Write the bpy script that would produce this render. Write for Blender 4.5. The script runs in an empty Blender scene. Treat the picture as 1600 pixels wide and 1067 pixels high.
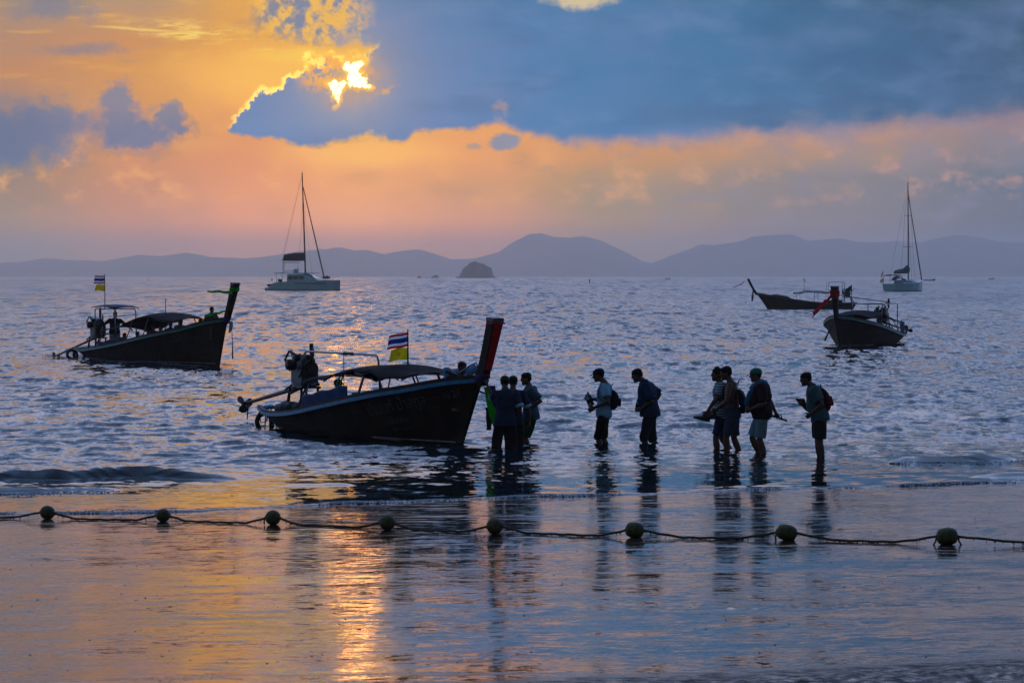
import bpy, bmesh, math, random
import numpy as np
from mathutils import Vector, Matrix, noise as mnoise

random.seed(7); np.random.seed(7); mnoise.seed_set(3)
PI = math.pi
R = math.radians
scene = bpy.context.scene
col = scene.collection

# ------------------------------------------------------------------ camera
F = 4667.0          # focal length in photograph pixels (1600 wide) = 105 mm
H = 3.15            # eye height over the water
HOR = 431.0
cam_d = bpy.data.cameras.new('camera')
cam_d.sensor_width = 36.0
cam_d.lens = 105.0
cam_d.clip_start = 0.5
cam_d.clip_end = 60000.0
cam_d.dof.use_dof = True
cam_d.dof.focus_distance = 58.0
cam_d.dof.aperture_fstop = 14.0
cam = bpy.data.objects.new('camera', cam_d)
col.objects.link(cam)
cam.location = (0, 0, H)
cam.rotation_euler = (R(90) - math.atan((533.5 - HOR) / F), 0, 0)
scene.camera = cam

# ------------------------------------------------------------------ view
scene.view_settings.view_transform = 'Standard'
scene.view_settings.look = 'None'
scene.view_settings.gamma = 1.0
scene.view_settings.exposure = 0.0
scene.view_settings.use_curve_mapping = False
scene.render.engine = 'CYCLES'
cy = scene.cycles
cy.use_denoising = True
cy.max_bounces = 6
cy.glossy_bounces = 3
cy.diffuse_bounces = 2
cy.transmission_bounces = 4
cy.volume_bounces = 2
cy.caustics_reflective = False
cy.caustics_refractive = False

SUN_PX, SUN_PY = 545.0, 118.0
sun_az = math.atan((SUN_PX - 800) / F)
sun_el = math.atan((HOR - SUN_PY) / F)

def lin(c):
    if max(c) > 1.001 or any(isinstance(v, int) and v > 1 for v in c):
        c = [v / 255.0 for v in c]
    return tuple(v / 12.92 if v <= 0.04045 else ((v + 0.055) / 1.055) ** 2.4 for v in c[:3])

# ------------------------------------------------------------------ node expressions
class G:
    """small expression helper over a node tree"""
    def __init__(s, nt): s.nt = nt; s.n = nt.nodes; s.l = nt.links
    def put(s, sock, v):
        if isinstance(v, V): v = v.s
        if hasattr(v, 'is_linked'): s.l.new(v, sock)
        else:
            try: sock.default_value = v
            except Exception: sock.default_value = (*v, 1.0)
    def m(s, op, a, b=None, c=None, clamp=False):
        nd = s.n.new('ShaderNodeMath'); nd.operation = op; nd.use_clamp = clamp
        s.put(nd.inputs[0], a)
        if b is not None: s.put(nd.inputs[1], b)
        if c is not None: s.put(nd.inputs[2], c)
        return V(s, nd.outputs[0])
    def vm(s, op, a, b=None, scale=None):
        nd = s.n.new('ShaderNodeVectorMath'); nd.operation = op
        s.put(nd.inputs[0], a)
        if b is not None: s.put(nd.inputs[1], b)
        if scale is not None: s.put(nd.inputs[3], scale)
        return V(s, nd.outputs[1] if op in ('LENGTH', 'DOT_PRODUCT', 'DISTANCE') else nd.outputs[0])
    def comb(s, x, y, z=0.0):
        nd = s.n.new('ShaderNodeCombineXYZ')
        for i, v in enumerate((x, y, z)): s.put(nd.inputs[i], v)
        return V(s, nd.outputs[0])
    def sep(s, v):
        nd = s.n.new('ShaderNodeSeparateXYZ'); s.put(nd.inputs[0], v)
        return [V(s, o) for o in nd.outputs]
    def noise(s, vec, scale=1.0, detail=4.0, rough=0.5, col=False, dist=0.0, w=None):
        nd = s.n.new('ShaderNodeTexNoise')
        s.put(nd.inputs['Vector'], vec)
        nd.inputs['Scale'].default_value = scale; nd.inputs['Detail'].default_value = detail
        nd.inputs['Roughness'].default_value = rough; nd.inputs['Distortion'].default_value = dist
        return V(s, nd.outputs['Color' if col else 'Fac'])
    def ss(s, x, a, b):
        nd = s.n.new('ShaderNodeMapRange'); nd.interpolation_type = 'SMOOTHSTEP'
        s.put(nd.inputs[0], x); s.put(nd.inputs[1], a); s.put(nd.inputs[2], b)
        nd.inputs[3].default_value = 0.0; nd.inputs[4].default_value = 1.0
        return V(s, nd.outputs[0])
    def mix(s, f, a, b, blend='MIX'):
        nd = s.n.new('ShaderNodeMix'); nd.data_type = 'RGBA'; nd.blend_type = blend
        s.put(nd.inputs[0], f); s.put(nd.inputs[6], a); s.put(nd.inputs[7], b)
        return V(s, nd.outputs[2])
    def ramp(s, f, stops, interp='LINEAR', raw=False):
        nd = s.n.new('ShaderNodeValToRGB'); cr = nd.color_ramp; cr.interpolation = interp
        while len(cr.elements) < len(stops): cr.elements.new(0.5)
        for e, (p, c) in zip(cr.elements, stops):
            e.position = p
            e.color = (*(c if raw else lin(c)), 1) if not isinstance(c, float) else (c, c, c, 1)
        s.put(nd.inputs[0], f)
        return V(s, nd.outputs[0])
    def curve(s, x, pts, x0, x1, y0, y1, auto=True):
        nd = s.n.new('ShaderNodeFloatCurve')
        mp = nd.mapping; cu = mp.curves[0]
        q = [((a - x0) / (x1 - x0), (b - y0) / (y1 - y0)) for a, b in pts]
        while len(cu.points) < len(q): cu.points.new(0.5, 0.5)
        for p, (a, b) in zip(cu.points, q):
            p.location = (a, b); p.handle_type = 'AUTO_CLAMPED' if auto else 'VECTOR'
        mp.update()
        s.put(nd.inputs[1], (x - x0) / (x1 - x0))
        return V(s, nd.outputs[0]) * (y1 - y0) + y0
class V:
    def __init__(s, g, sock): s.g = g; s.s = sock
    def __add__(a, b): return a.g.m('ADD', a, b)
    __radd__ = __add__
    def __sub__(a, b): return a.g.m('SUBTRACT', a, b)
    def __rsub__(a, b): return a.g.m('SUBTRACT', b, a)
    def __mul__(a, b): return a.g.m('MULTIPLY', a, b)
    __rmul__ = __mul__
    def __truediv__(a, b): return a.g.m('DIVIDE', a, b)
    def __rtruediv__(a, b): return a.g.m('DIVIDE', b, a)
    def __neg__(a): return a.g.m('MULTIPLY', a, -1.0)
    def mx(a, b): return a.g.m('MAXIMUM', a, b)
    def mn(a, b): return a.g.m('MINIMUM', a, b)
    def sat(a): return a.g.m('ADD', a, 0.0, clamp=True)
    def inv(a): return a.g.m('SUBTRACT', 1.0, a, clamp=True)

# ------------------------------------------------------------------ world
world = bpy.data.worlds.new('World'); scene.world = world; world.use_nodes = True
nt = world.node_tree; nt.nodes.clear(); g = G(nt)
out = nt.nodes.new('ShaderNodeOutputWorld'); bg = nt.nodes.new('ShaderNodeBackground')
nt.links.new(bg.outputs[0], out.inputs[0])
tc = nt.nodes.new('ShaderNodeTexCoord')
D = V(g, tc.outputs['Generated'])
dx, dy, dz = g.sep(D)
yy = dy.mx(0.12)
X = 800.0 + F * (dx / yy)           # sky co-ordinates: a tangent plane facing the sunset
Y = HOR - F * (dz / yy)
X = X.mx(-1500.0).mn(3100.0)
Y = Y.mx(-1500.0).mn(431.0)
P = g.comb(X * 0.01, Y * 0.01, 0.0)            # one unit = 100 photograph pixels = 1.2 degrees
PS = g.comb(X * 0.01, Y * 0.03, 3.7)           # stretched along the horizon
n_big = g.noise(P, 0.8, 5.0, 0.55) - 0.5
wc = g.noise(g.comb(X * 0.01, Y * 0.01, 5.0), 2.4, 7.0, 0.62, col=True)
wr, wg_, wb = g.sep(wc)
wc2 = g.noise(g.comb(X * 0.01, Y * 0.01, 8.0), 6.5, 7.0, 0.74, col=True)
vr, vg, vb = g.sep(wc2)
n_bil = (wr - 0.5) * 1.7 + (vr - 0.5) * 0.75; n_bil2 = (wg_ - 0.5) * 1.7 + (vg - 0.5) * 0.75; n_bil3 = (wb - 0.5)
n_st = g.noise(PS, 0.9, 6.0, 0.55) - 0.5
n_fine = g.noise(P, 9.0, 5.0, 0.65) - 0.5

# clear glow behind the clouds, as columns across the frame
def column(stops):
    return g.ramp(Yn, [((y + 100) / 560.0, c) for y, c in stops])
Yn = ((Y + n_st * 22.0) + 100.0) / 560.0
cols = [
 (-200, [(-100, (120, 130, 150)), (60, (135, 130, 140)), (200, (105, 115, 145)), (431, (112, 120, 165))]),
 (0,   [(-100, (135, 135, 140)), (0, (160, 145, 125)), (60, (178, 142, 112)), (115, (192, 143, 100)), (150, (165, 136, 118)), (215, (140, 125, 135)), (290, (145, 125, 138)), (350, (146, 128, 142)), (431, (118, 120, 162))]),
 (220, [(-100, (150, 145, 135)), (0, (182, 155, 120)), (60, (205, 152, 98)), (110, (212, 157, 95)), (160, (212, 158, 98)), (210, (208, 148, 105)), (260, (203, 142, 114)), (320, (186, 137, 124)), (380, (172, 133, 133)), (431, (150, 130, 150))]),
 (400, [(-100, (200, 165, 110)), (0, (228, 176, 90)), (55, (226, 170, 88)), (90, (226, 166, 78)), (130, (246, 186, 48)), (170, (240, 176, 52)), (210, (224, 156, 88)), (250, (220, 150, 106)), (300, (222, 154, 105)), (350, (208, 148, 116)), (400, (192, 142, 124)), (431, (180, 140, 132))]),
 (565, [(-100, (210, 170, 100)), (50, (235, 180, 80)), (90, (250, 195, 50)), (200, (245, 185, 30)), (238, (240, 178, 32)), (258, (236, 168, 75)), (290, (232, 165, 92)), (330, (222, 160, 100)), (370, (210, 152, 110)), (431, (192, 142, 122))]),
 (740, [(-100, (170, 150, 140)), (190, (236, 168, 92)), (245, (228, 160, 98)), (290, (206, 152, 116)), (350, (196, 144, 122)), (400, (182, 138, 130)), (431, (170, 134, 136))]),
 (960, [(-100, (150, 145, 150)), (210, (214, 158, 115)), (245, (204, 150, 120)), (275, (180, 145, 132)), (310, (156, 137, 142)), (360, (154, 132, 144)), (431, (138, 125, 145))]),
 (1280, [(-100, (130, 135, 150)), (200, (212, 158, 125)), (245, (184, 147, 130)), (275, (146, 133, 143)), (320, (138, 128, 145)), (380, (138, 122, 146)), (431, (124, 118, 145))]),
 (1600, [(-100, (110, 120, 140)), (180, (164, 138, 135)), (225, (146, 132, 140)), (275, (118, 120, 146)), (330, (120, 116, 142)), (431, (108, 108, 138))]),
]
base = column(cols[0][1])
for (xa, _), (xb, st) in zip(cols, cols[1:]):
    base = g.mix(g.ss(X + n_bil * 40.0, float(xa), float(xb)), base, column(st))
base = g.vm('MULTIPLY', base, g.mix(g.ss(Y, 130.0, 270.0), (1.04, 0.93, 0.95, 1), (1.05, 1.01, 0.66, 1)))
base = g.vm('MULTIPLY', base, g.mix(g.ss(X, 750.0, 1350.0), (1.0, 1.0, 1.0, 1), (0.84, 0.90, 1.18, 1)))
# distance to the sun
sdx = X - SUN_PX; sdy = Y - SUN_PY
sd = g.m('SQRT', sdx * sdx + sdy * sdy)

# streaks and soft lit puffs in the glow
puff = g.ss(g.noise(g.comb(X * 0.01, Y * 0.016, 9.0), 1.7, 7.0, 0.6), 0.5, 0.72)
lowmask = g.ss(Y, 150.0, 240.0) * g.ss(Y, 345.0, 290.0)
puff_col = g.mix(g.ss(X, 500.0, 1300.0), lin((250, 178, 98)), lin((208, 156, 132)))
base = g.mix(puff * lowmask * 0.65, base, puff_col)
shade = g.ss(g.noise(g.comb(X * 0.01, Y * 0.022, 21.0), 1.3, 6.0, 0.6), 0.5, 0.75)
base = g.mix(shade * g.ss(Y, 200.0, 260.0) * g.ss(Y, 400.0, 320.0) * 0.4, base,
             g.mix(g.ss(X, 300.0, 1100.0), lin((186, 142, 132)), lin((136, 132, 155))))
# rippled high cloud, upper left
rip = g.noise(g.comb(X * 0.008, Y * 0.05, 2.0), 1.1, 6.0, 0.55)
upl = g.ss(X, 640.0, 420.0) * g.ss(Y, 165.0, 90.0)
base = g.mix(g.ss(rip, 0.52, 0.75) * upl * 0.5, base, lin((178, 142, 118)))
base = g.mix(g.ss(rip, 0.46, 0.28) * upl * 0.55, base, lin((236, 180, 96)))

# bright wisps
def blob(cx, cy_, rx, ry, nx=0.0, ny=0.0, soft=0.35, rot=0.0, src=None):
    ax = X - cx; ay = Y - cy_
    if rot:
        c_, s_ = math.cos(R(rot)), math.sin(R(rot))
        ax, ay = ax * c_ + ay * s_, ay * c_ - ax * s_
    ax = (ax + (src or n_bil) * nx) / rx; ay = (ay + n_bil2 * ny) / ry
    d = g.m('SQRT', ax * ax + ay * ay)
    return g.ss(d, 1.0 + soft, 1.0 - soft)
wisp_n = g.noise(g.comb(X * 0.01, Y * 0.075, 1.0), 2.4, 7.0, 0.7)
wisp = blob(300, 50, 82, 15, 60, 10, 0.6, rot=4.0) * g.ss(wisp_n, 0.42, 0.62)
wisp = wisp.mx(blob(215, 47, 60, 2.2, 20, 3, 0.7, rot=4.0) * 0.7)
base = g.mix(wisp * 0.9, base, lin((255, 218, 118)))
base = g.mix(blob(432, 80, 36, 3, 20, 6, 0.7) * g.ss(wisp_n, 0.5, 0.6), base, lin((255, 222, 130)))
# golden glow either side of the cloud
glow = g.m('EXPONENT', -(sd / 95.0))
base = g.mix(blob(430, 112, 135, 40, 30, 22, 0.95) * 0.85, base, (1.0, 0.53, 0.015, 1))
base = g.mix(blob(570, 241, 115, 20, 34, 14, 0.85) * 0.95, base, (0.98, 0.47, 0.0, 1))

# ---- blue cloud colour
ccol = g.ramp((X + n_big * 120.0 + 300.0) / 2200.0,
   [((x + 300) / 2200.0, c) for x, c in [(-250, (88, 105, 140)), (0, (96, 112, 146)), (250, (112, 122, 152)), (380, (104, 136, 182)), (560, (106, 136, 180)),
      (720, (94, 130, 178)), (900, (80, 124, 170)), (1150, (70, 114, 156)), (1400, (66, 100, 138)), (1600, (66, 90, 118)), (1850, (70, 88, 118))]])
ccol = g.mix(g.ss(Y, 90.0, 0.0) * 0.5 * g.ss(X, 500.0, 700.0), ccol, g.mix(g.ss(X, 900.0, 1600.0), lin((76, 122, 164)), lin((60, 86, 106))))
ccol = g.mix(g.ss(Y + n_big * 60.0, 190.0, 225.0) * 0.5 * g.ss(X, 300.0, 500.0), ccol, lin((80, 122, 178)))
ccol = g.mix(g.ss(g.noise(g.comb(X * 0.006, Y * 0.012, 0.0), 0.9, 5.0, 0.55), 0.42, 0.7) * 0.35, ccol, lin((108, 128, 172)))
ccol = g.mix(g.ss(n_st, 0.05, 0.3) * 0.16, ccol, lin((60, 92, 124)))

# ---- great cloud
bot = g.curve(X, [(330, 190), (356, 206), (380, 213), (430, 221), (485, 225), (545, 219), (590, 213), (625, 217), (650, 210), (700, 202), (735, 203),
    (765, 192), (800, 201), (850, 215), (905, 224), (1000, 221), (1100, 216), (1150, 207), (1250, 208), (1350, 200), (1430, 191), (1500, 183), (1600, 172), (1900, 140)],
    330, 1900, 100, 260)
top = g.curve(X, [(330, 215), (358, 200), (372, 178), (392, 166), (412, 142), (440, 128), (466, 104), (485, 96), (520, 90), (560, 92), (592, 80), (606, 40), (625, -40), (660, -300), (1900, -300)],
    330, 1900, -300, 240, auto=False)
eb = Y - bot + n_bil * 15.0 + n_fine * 7.0
et = Y - top + n_bil2 * 46.0 + n_fine * 22.0
near_sun = g.ss(sd, 240.0, 60.0)
mU = g.ss(X + n_bil * 50.0 + (Y - 40.0) * 0.25, 505.0, 560.0) * g.ss(Y + n_bil2 * 14.0, 88.0, 66.0)
wsoft = g.ss(X, 620.0, 1100.0) * 13.0 + 6.0
mA = g.ss((eb + n_bil3 * 34.0) / wsoft, 1.0, -1.0) * g.ss(et, -3.0, 4.0) * g.ss(X, 350.0, 362.0)
mA = mA.mx(mU)
# upper mottled cloud above the sun
mB = blob(490, 22, 105, 50, 50, 40, 0.35) * g.ss(Y, 98.0, 66.0)
mot = g.ss(g.noise(P, 4.6, 6.0, 0.6), 0.40, 0.60)
motc = g.mix(mot * g.ss(X, 600.0, 560.0), g.mix(g.ss(X, 380.0, 480.0), lin((140, 135, 140)), lin((112, 128, 160))), lin((246, 190, 92)))
left_soft = g.ss(X, 372.0, 410.0)
sky = g.mix(mB * left_soft, base, motc)
gapglow = blob(520, 88, 110, 10, 20, 14, 0.8)
sky = g.mix(gapglow, sky, lin((255, 205, 50)))
# left clouds
mC = blob(20, 208, 108, 50, 100, 70, 0.5).mx(blob(75, 190, 70, 34, 80, 60, 0.5))
mD = blob(186, 170, 29, 38, 52, 50, 0.42).mx(blob(212, 205, 72, 27, 80, 44, 0.45)).mx(blob(272, 190, 22, 24, 46, 44, 0.42))
mD = mD.mx(blob(215, 238, 60, 10, 60, 24, 0.6) * 0.35)
mE = blob(85, 14, 62, 17, 80, 30, 0.6) * 0.7
mE = mE.mx(blob(135, 78, 58, 8, 60, 16, 0.7) * 0.6)
halo = blob(230, 190, 125, 62, 90, 80, 0.4)
sky = g.mix(halo * g.ss(n_bil3, -0.12, 0.2) * 0.5, sky, lin((216, 154, 118)))
sky = g.mix(blob(320, 226, 46, 12, 50, 24, 0.6) * 0.6, sky, lin((228, 162, 108)))
lc = g.mix(g.ss(Y, 150.0, 215.0), lin((128, 128, 148)), lin((102, 116, 150)))
lc = g.mix(g.ss(X, 160.0, 20.0) * 0.7, lc, lin((92, 108, 140)))
sky = g.mix(mC * 0.92, sky, lc)
sky = g.mix(mD * 0.92, sky, lc)
sky = g.mix(mE, sky, lin((118, 124, 142)))
# lit rim, then the cloud itself
rim = g.ss(et, -9.0, 0.5) * g.ss(et, 7.0, 1.0) * g.ss(eb, 0.0, -12.0) * g.ss(X, 350.0, 372.0) * g.ss(X, 600.0, 540.0)
sky = g.mix(mA, sky, ccol)
sky = g.mix((rim * (near_sun * 1.3 + 0.45)).sat(), sky, (1.7, 1.02, 0.26, 1))
sky = g.mix(mB * mot * g.ss(X, 602.0, 550.0) * g.ss(X, 470.0, 520.0) * g.ss(Y, 72.0, 55.0), sky, lin((240, 186, 96)))
sky = g.mix(blob(560, 78, 20, 12, 30, 20, 0.6) * 0.8, sky, lin((244, 186, 84)))
# the little blue cloud and lit puffs under the edge
sky = g.mix(blob(790, 223, 24, 13, 14, 12, 0.3), sky, lin((142, 140, 160)))
sky = g.mix(blob(742, 229, 13, 5, 10, 10, 0.5) * 0.7, sky, lin((150, 142, 155)))
sky = g.mix(blob(775, 170, 22, 26, 50, 40, 0.8) * g.ss(n_bil3, 0.02, 0.18) * 0.6, sky, lin((200, 160, 140)))
veil = g.ss(g.noise(g.comb(X * 0.01, Y * 0.02, 33.0), 1.4, 7.0, 0.6), 0.42, 0.66) * g.ss(X, 950.0, 1350.0) * g.ss(Y, 150.0, 200.0) * g.ss(Y, 300.0, 230.0)
sky = g.mix(veil * 0.55, sky, lin((138, 132, 148)))
inner = g.ss(g.noise(g.comb(X * 0.006, Y * 0.013, 41.0), 1.6, 8.0, 0.62), 0.46, 0.72)
sky = g.mix(inner * mA * 0.28, sky, lin((126, 146, 188)))
inner2 = g.ss(g.noise(g.comb(X * 0.005, Y * 0.016, 47.0), 1.2, 8.0, 0.6), 0.48, 0.7)
sky = g.mix(inner2 * mA * 0.25, sky, lin((48, 84, 124)))
aur = g.m('EXPONENT', -(sd / 24.0)) * 0.5 + g.m('EXPONENT', -(sd / 70.0)) * 0.30
sky = g.mix(aur.sat(), sky, lin((255, 196, 70)))
# torn opening where the sun comes through
nh = g.noise(P, 6.5, 5.0, 0.62)
hn = (nh - 0.5)
# right lobe: leaning quadrilateral; left lobe: a wedge pointing down
X2 = X + n_bil * 12.0 + n_fine * 26.0; Y2 = Y + n_bil2 * 12.0 - n_fine * 24.0
def lobes(e, sft):
    r_ = g.ss(X2 - 541.0 - (Y2 - 100.0) * 0.12, -e - sft, -e + sft) * g.ss(X2 - 563.0 - g.m('ABSOLUTE', Y2 - 112.0) * 0.55, e + sft, e - sft) * g.ss(Y2, 99.0 - e - sft, 99.0 - e + sft) * g.ss(Y2, 138.0 + e + sft, 138.0 + e - sft)
    l_ = g.ss(X2 - 513.0 - (Y2 - 130.0) * 0.34, -e - sft, -e + sft) * g.ss(X2 - 541.0 + (Y2 - 130.0) * 0.52, e + sft, e - sft) * g.ss(Y2, 131.0 - e - sft, 131.0 - e + sft)
    return r_.mx(l_)
fray = g.ss(g.noise(P, 13.0, 4.0, 0.6), 0.36, 0.46)
hm = blob(526, 113, 46, 30, 34, 26, 0.5) * g.ss(nh, 0.45, 0.52)
hot = lobes(0.0, 2.0) * (fray * 0.75 + 0.25)
hotw = lobes(4.5, 5.0)
sky = g.mix(hm, sky, (1.1, 0.52, 0.06, 1))
sky = g.mix(blob(541, 127, 58, 44, 50, 40, 0.55) * 0.42 * g.ss(nh, 0.3, 0.6), sky, lin((226, 160, 90)))
sky = g.mix(blob(608, 146, 14, 8, 50, 34, 0.8) * g.ss(nh, 0.45, 0.62), sky, lin((222, 172, 112)))
sky = g.mix(hotw * 0.9, sky, (1.25, 0.68, 0.10, 1))
sky = g.mix(g.ss(hot, 0.1, 0.6), sky, (1.5, 1.25, 0.95, 1))
# pale opening at the top of the frame
sky = g.mix(blob(910, -4, 50, 16, 60, 22, 0.5), sky, lin((214, 194, 160)))

# ---- the sky above and around what the lens takes in
tx, ty, tz = dx, dy, dz
el = tz
upn = g.noise(g.comb(X * 0.002, Y * 0.004, 4.0), 0.9, 5.0, 0.55)
upn2 = g.noise(D, 3.0, 5.0, 0.55)
front = g.ss(ty, -0.35, 0.9)
zen = g.mix(front, (0.022, 0.046, 0.085, 1), (0.27, 0.49, 1.05, 1))
zen = g.mix(g.ss(upn2, 0.42, 0.66) * front * 0.55, zen, (0.38, 0.52, 0.92, 1))
hz_ = g.mix(front, (0.030, 0.045, 0.08, 1), (0.33, 0.43, 0.78, 1))
upper = g.mix(g.ss(el, 0.02, 0.40), hz_, zen)
nish = nt.nodes.new('ShaderNodeTexSky'); nish.sky_type = 'NISHITA'; nish.sun_disc = False
nish.sun_elevation = sun_el; nish.sun_rotation = sun_az; nish.air_density = 1.0; nish.dust_density = 1.0
nmul = g.vm('SCALE', nish.outputs[0], scale=0.05)
upper = g.vm('ADD', upper, nmul)
side = g.ss(g.m('ABSOLUTE', g.m('ARCTAN2', tx, ty)), R(12), R(42))
upb = g.ss(el, 0.105, 0.26)
blend = 1.0 - (1.0 - side) * (1.0 - upb)
hs = nt.nodes.new('ShaderNodeHueSaturation'); hs.inputs['Saturation'].default_value = 1.05; hs.inputs['Value'].default_value = 0.90
g.put(hs.inputs['Color'], sky)
# the sky low down is seen through kilometres of haze, which veils it; this is the sky behind that veil
Tr = g.m('EXPONENT', (-0.0242) / dz.mx(0.004)).mx(0.28)
skyb = g.vm('SUBTRACT', hs.outputs[0], g.vm('SCALE', (0.155, 0.15, 0.235), scale=1.0 - Tr))
skyb = g.vm('MAXIMUM', g.vm('SCALE', skyb, scale=1.0 / Tr), (0.0, 0.0, 0.0))
full = g.mix(blend, skyb, upper)
hotv = g.ss(hot, 0.2, 0.9)
inside = g.m('GREATER_THAN', ty, 0.5)
full = g.vm('ADD', full, g.vm('SCALE', (11.5, 3.1, 0.1), scale=hotv * inside))
g.put(bg.inputs[0], full); bg.inputs[1].default_value = 1.0
world.cycles.sampling_method = 'MANUAL'; world.cycles.sample_map_resolution = 2048

# ------------------------------------------------------------------ sun, low and veiled by cloud
sl = bpy.data.lights.new('sun', 'SUN'); sl.energy = 0.0009; sl.angle = R(1.1); sl.color = (1.0, 0.36, 0.05)
so = bpy.data.objects.new('sun', sl); col.objects.link(so)
sdir = Vector((math.sin(sun_az) * math.cos(sun_el), math.cos(sun_az) * math.cos(sun_el), math.sin(sun_el)))
so.rotation_euler = (-sdir).to_track_quat('-Z', 'Y').to_euler()

# ------------------------------------------------------------------ helpers
def at(px, D, z=None, py=None):
    """photograph pixel column + distance -> world point"""
    x = (px - 800.0) / F * D
    if z is None: z = H - (py - HOR) / F * D
    return Vector((x, D, z))

def new_mat(name):
    m = bpy.data.materials.new(name); m.use_nodes = True
    nt = m.node_tree
    b = nt.nodes.get('Principled BSDF')
    return m, G(nt), b

def mat(name, c, rough=0.6, var=0.25, scale=8.0, metal=0.0, transl=0.0, spec=0.4, bump=0.0):
    """plain material with procedural mottling"""
    m, g, b = new_mat(name)
    tcn = g.n.new('ShaderNodeTexCoord'); o = V(g, tcn.outputs['Object'])
    n = g.noise(o, scale, 5.0, 0.6)
    base = lin(c)
    lo = tuple(v * (1 - var) for v in base); hi = tuple(min(1, v * (1 + var)) for v in base)
    cc = g.mix(g.ss(n, 0.3, 0.7), lo, hi)
    g.put(b.inputs['Base Color'], cc)
    b.inputs['Roughness'].default_value = rough
    b.inputs['Metallic'].default_value = metal
    b.inputs['Specular IOR Level'].default_value = spec
    if bump:
        bn = g.n.new('ShaderNodeBump'); bn.inputs['Strength'].default_value = 1.0; bn.inputs['Distance'].default_value = bump
        g.put(bn.inputs['Height'], g.noise(o, scale * 3, 4.0, 0.6)); g.l.new(bn.outputs[0], b.inputs['Normal'])
    if transl:
        tr = g.n.new('ShaderNodeBsdfTranslucent'); g.put(tr.inputs[0], cc)
        mx = g.n.new('ShaderNodeMixShader'); mx.inputs[0].default_value = transl
        outn = g.nt.nodes.get('Material Output')
        g.l.new(b.outputs[0], mx.inputs[1]); g.l.new(tr.outputs[0], mx.inputs[2]); g.l.new(mx.outputs[0], outn.inputs[0])
    return m

def mesh_np(name, verts, faces, smooth=True):
    """mesh from numpy arrays (quads)"""
    me = bpy.data.meshes.new(name)
    nv, nf, k = len(verts), len(faces), faces.shape[1]
    me.vertices.add(nv); me.vertices.foreach_set('co', verts.astype(np.float32).ravel())
    me.loops.add(nf * k); me.loops.foreach_set('vertex_index', faces.astype(np.int32).ravel())
    me.polygons.add(nf)
    me.polygons.foreach_set('loop_start', np.arange(0, nf * k, k, dtype=np.int32))
    me.polygons.foreach_set('loop_total', np.full(nf, k, dtype=np.int32))
    me.update(calc_edges=True)
    me.polygons.foreach_set('use_smooth', np.full(nf, smooth, dtype=bool))
    return me

def grid_faces(nr, nc):
    i = np.arange(nr * nc).reshape(nr, nc)
    return np.stack([i[:-1, :-1].ravel(), i[:-1, 1:].ravel(), i[1:, 1:].ravel(), i[1:, :-1].ravel()], 1)

def link(name, me, m=None, parent=None):
    o = bpy.data.objects.new(name, me); col.objects.link(o)
    if m is not None: o.data.materials.append(m)
    if parent is not None: o.parent = parent
    return o

# ------------------------------------------------------------------ beach and sea surfaces
def shore_d(x):
    """distance of the water's edge at lateral position x (numpy)"""
    px = np.array([-700, 0, 200, 400, 600, 780, 900, 1060, 1250, 1400, 1600, 2300], float)
    py = np.array([822, 805, 803, 795, 786, 779, 777, 770, 765, 760, 755, 735], float)
    dd = F * H / (py - HOR); xx = (px - 800) / F * dd
    return np.interp(x, xx, dd) + 0.10 * np.sin(x * 1.9 + 0.6) + 0.05 * np.sin(x * 4.7) + 0.03 * np.sin(x * 11.3 + 2)

SL = 0.027
def sand_z(x, y):
    d = (shore_d(x) - y) * 0.92
    z = SL * d
    z = np.where(d > 17, z + 0.0022 * (d - 17) ** 2, z)
    z = np.where(d < -6, -6 * SL - (-(d + 6)) * 0.03, z)
    z = np.clip(z, -8.0, 1.6)
    z = z + 0.006 * np.sin(x * 0.55 + y * 0.8) * np.clip(d / 4, 0, 1)
    return z

def sz(x, y): return float(sand_z(np.array([x], float), np.array([y], float))[0])

def octave(X, Y, seed, lam, n=24, spread=0.5, ang0=-PI / 2):
    """sum of n random waves around wavelength lam, travelling shorewards"""
    rs = np.random.RandomState(seed)
    z = np.zeros_like(X)
    for i in range(n):
        l = lam * rs.uniform(0.7, 1.4); a = ang0 + rs.normal(0, spread); ph = rs.uniform(0, 2 * PI)
        k = 2 * PI / l
        z += np.sin(k * (X * math.cos(a) + Y * math.sin(a)) + ph).astype(np.float32)
    return z / math.sqrt(n / 2.0)

RIDGES = [  # px0, px1, py (base), height, width
    (-250, 372, 750, 0.17, 0.16), (-250, 185, 769, 0.075, 0.10), (120, 420, 743, 0.04, 0.3),
    (1385, 1600, 720, 0.10, 0.14), (1505, 1800, 744, 0.06, 0.16), 
    (420, 560, 757, 0.03, 0.3), (1090, 1300, 763, 0.022, 0.1), (860, 1110, 700, 0.025, 0.35), (1000, 1300, 690, 0.035, 0.4), (180, 460, 675, 0.04, 0.5), (560, 760, 731, 0.015, 0.4), (60, 330, 700, 0.02, 0.5)]

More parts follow.
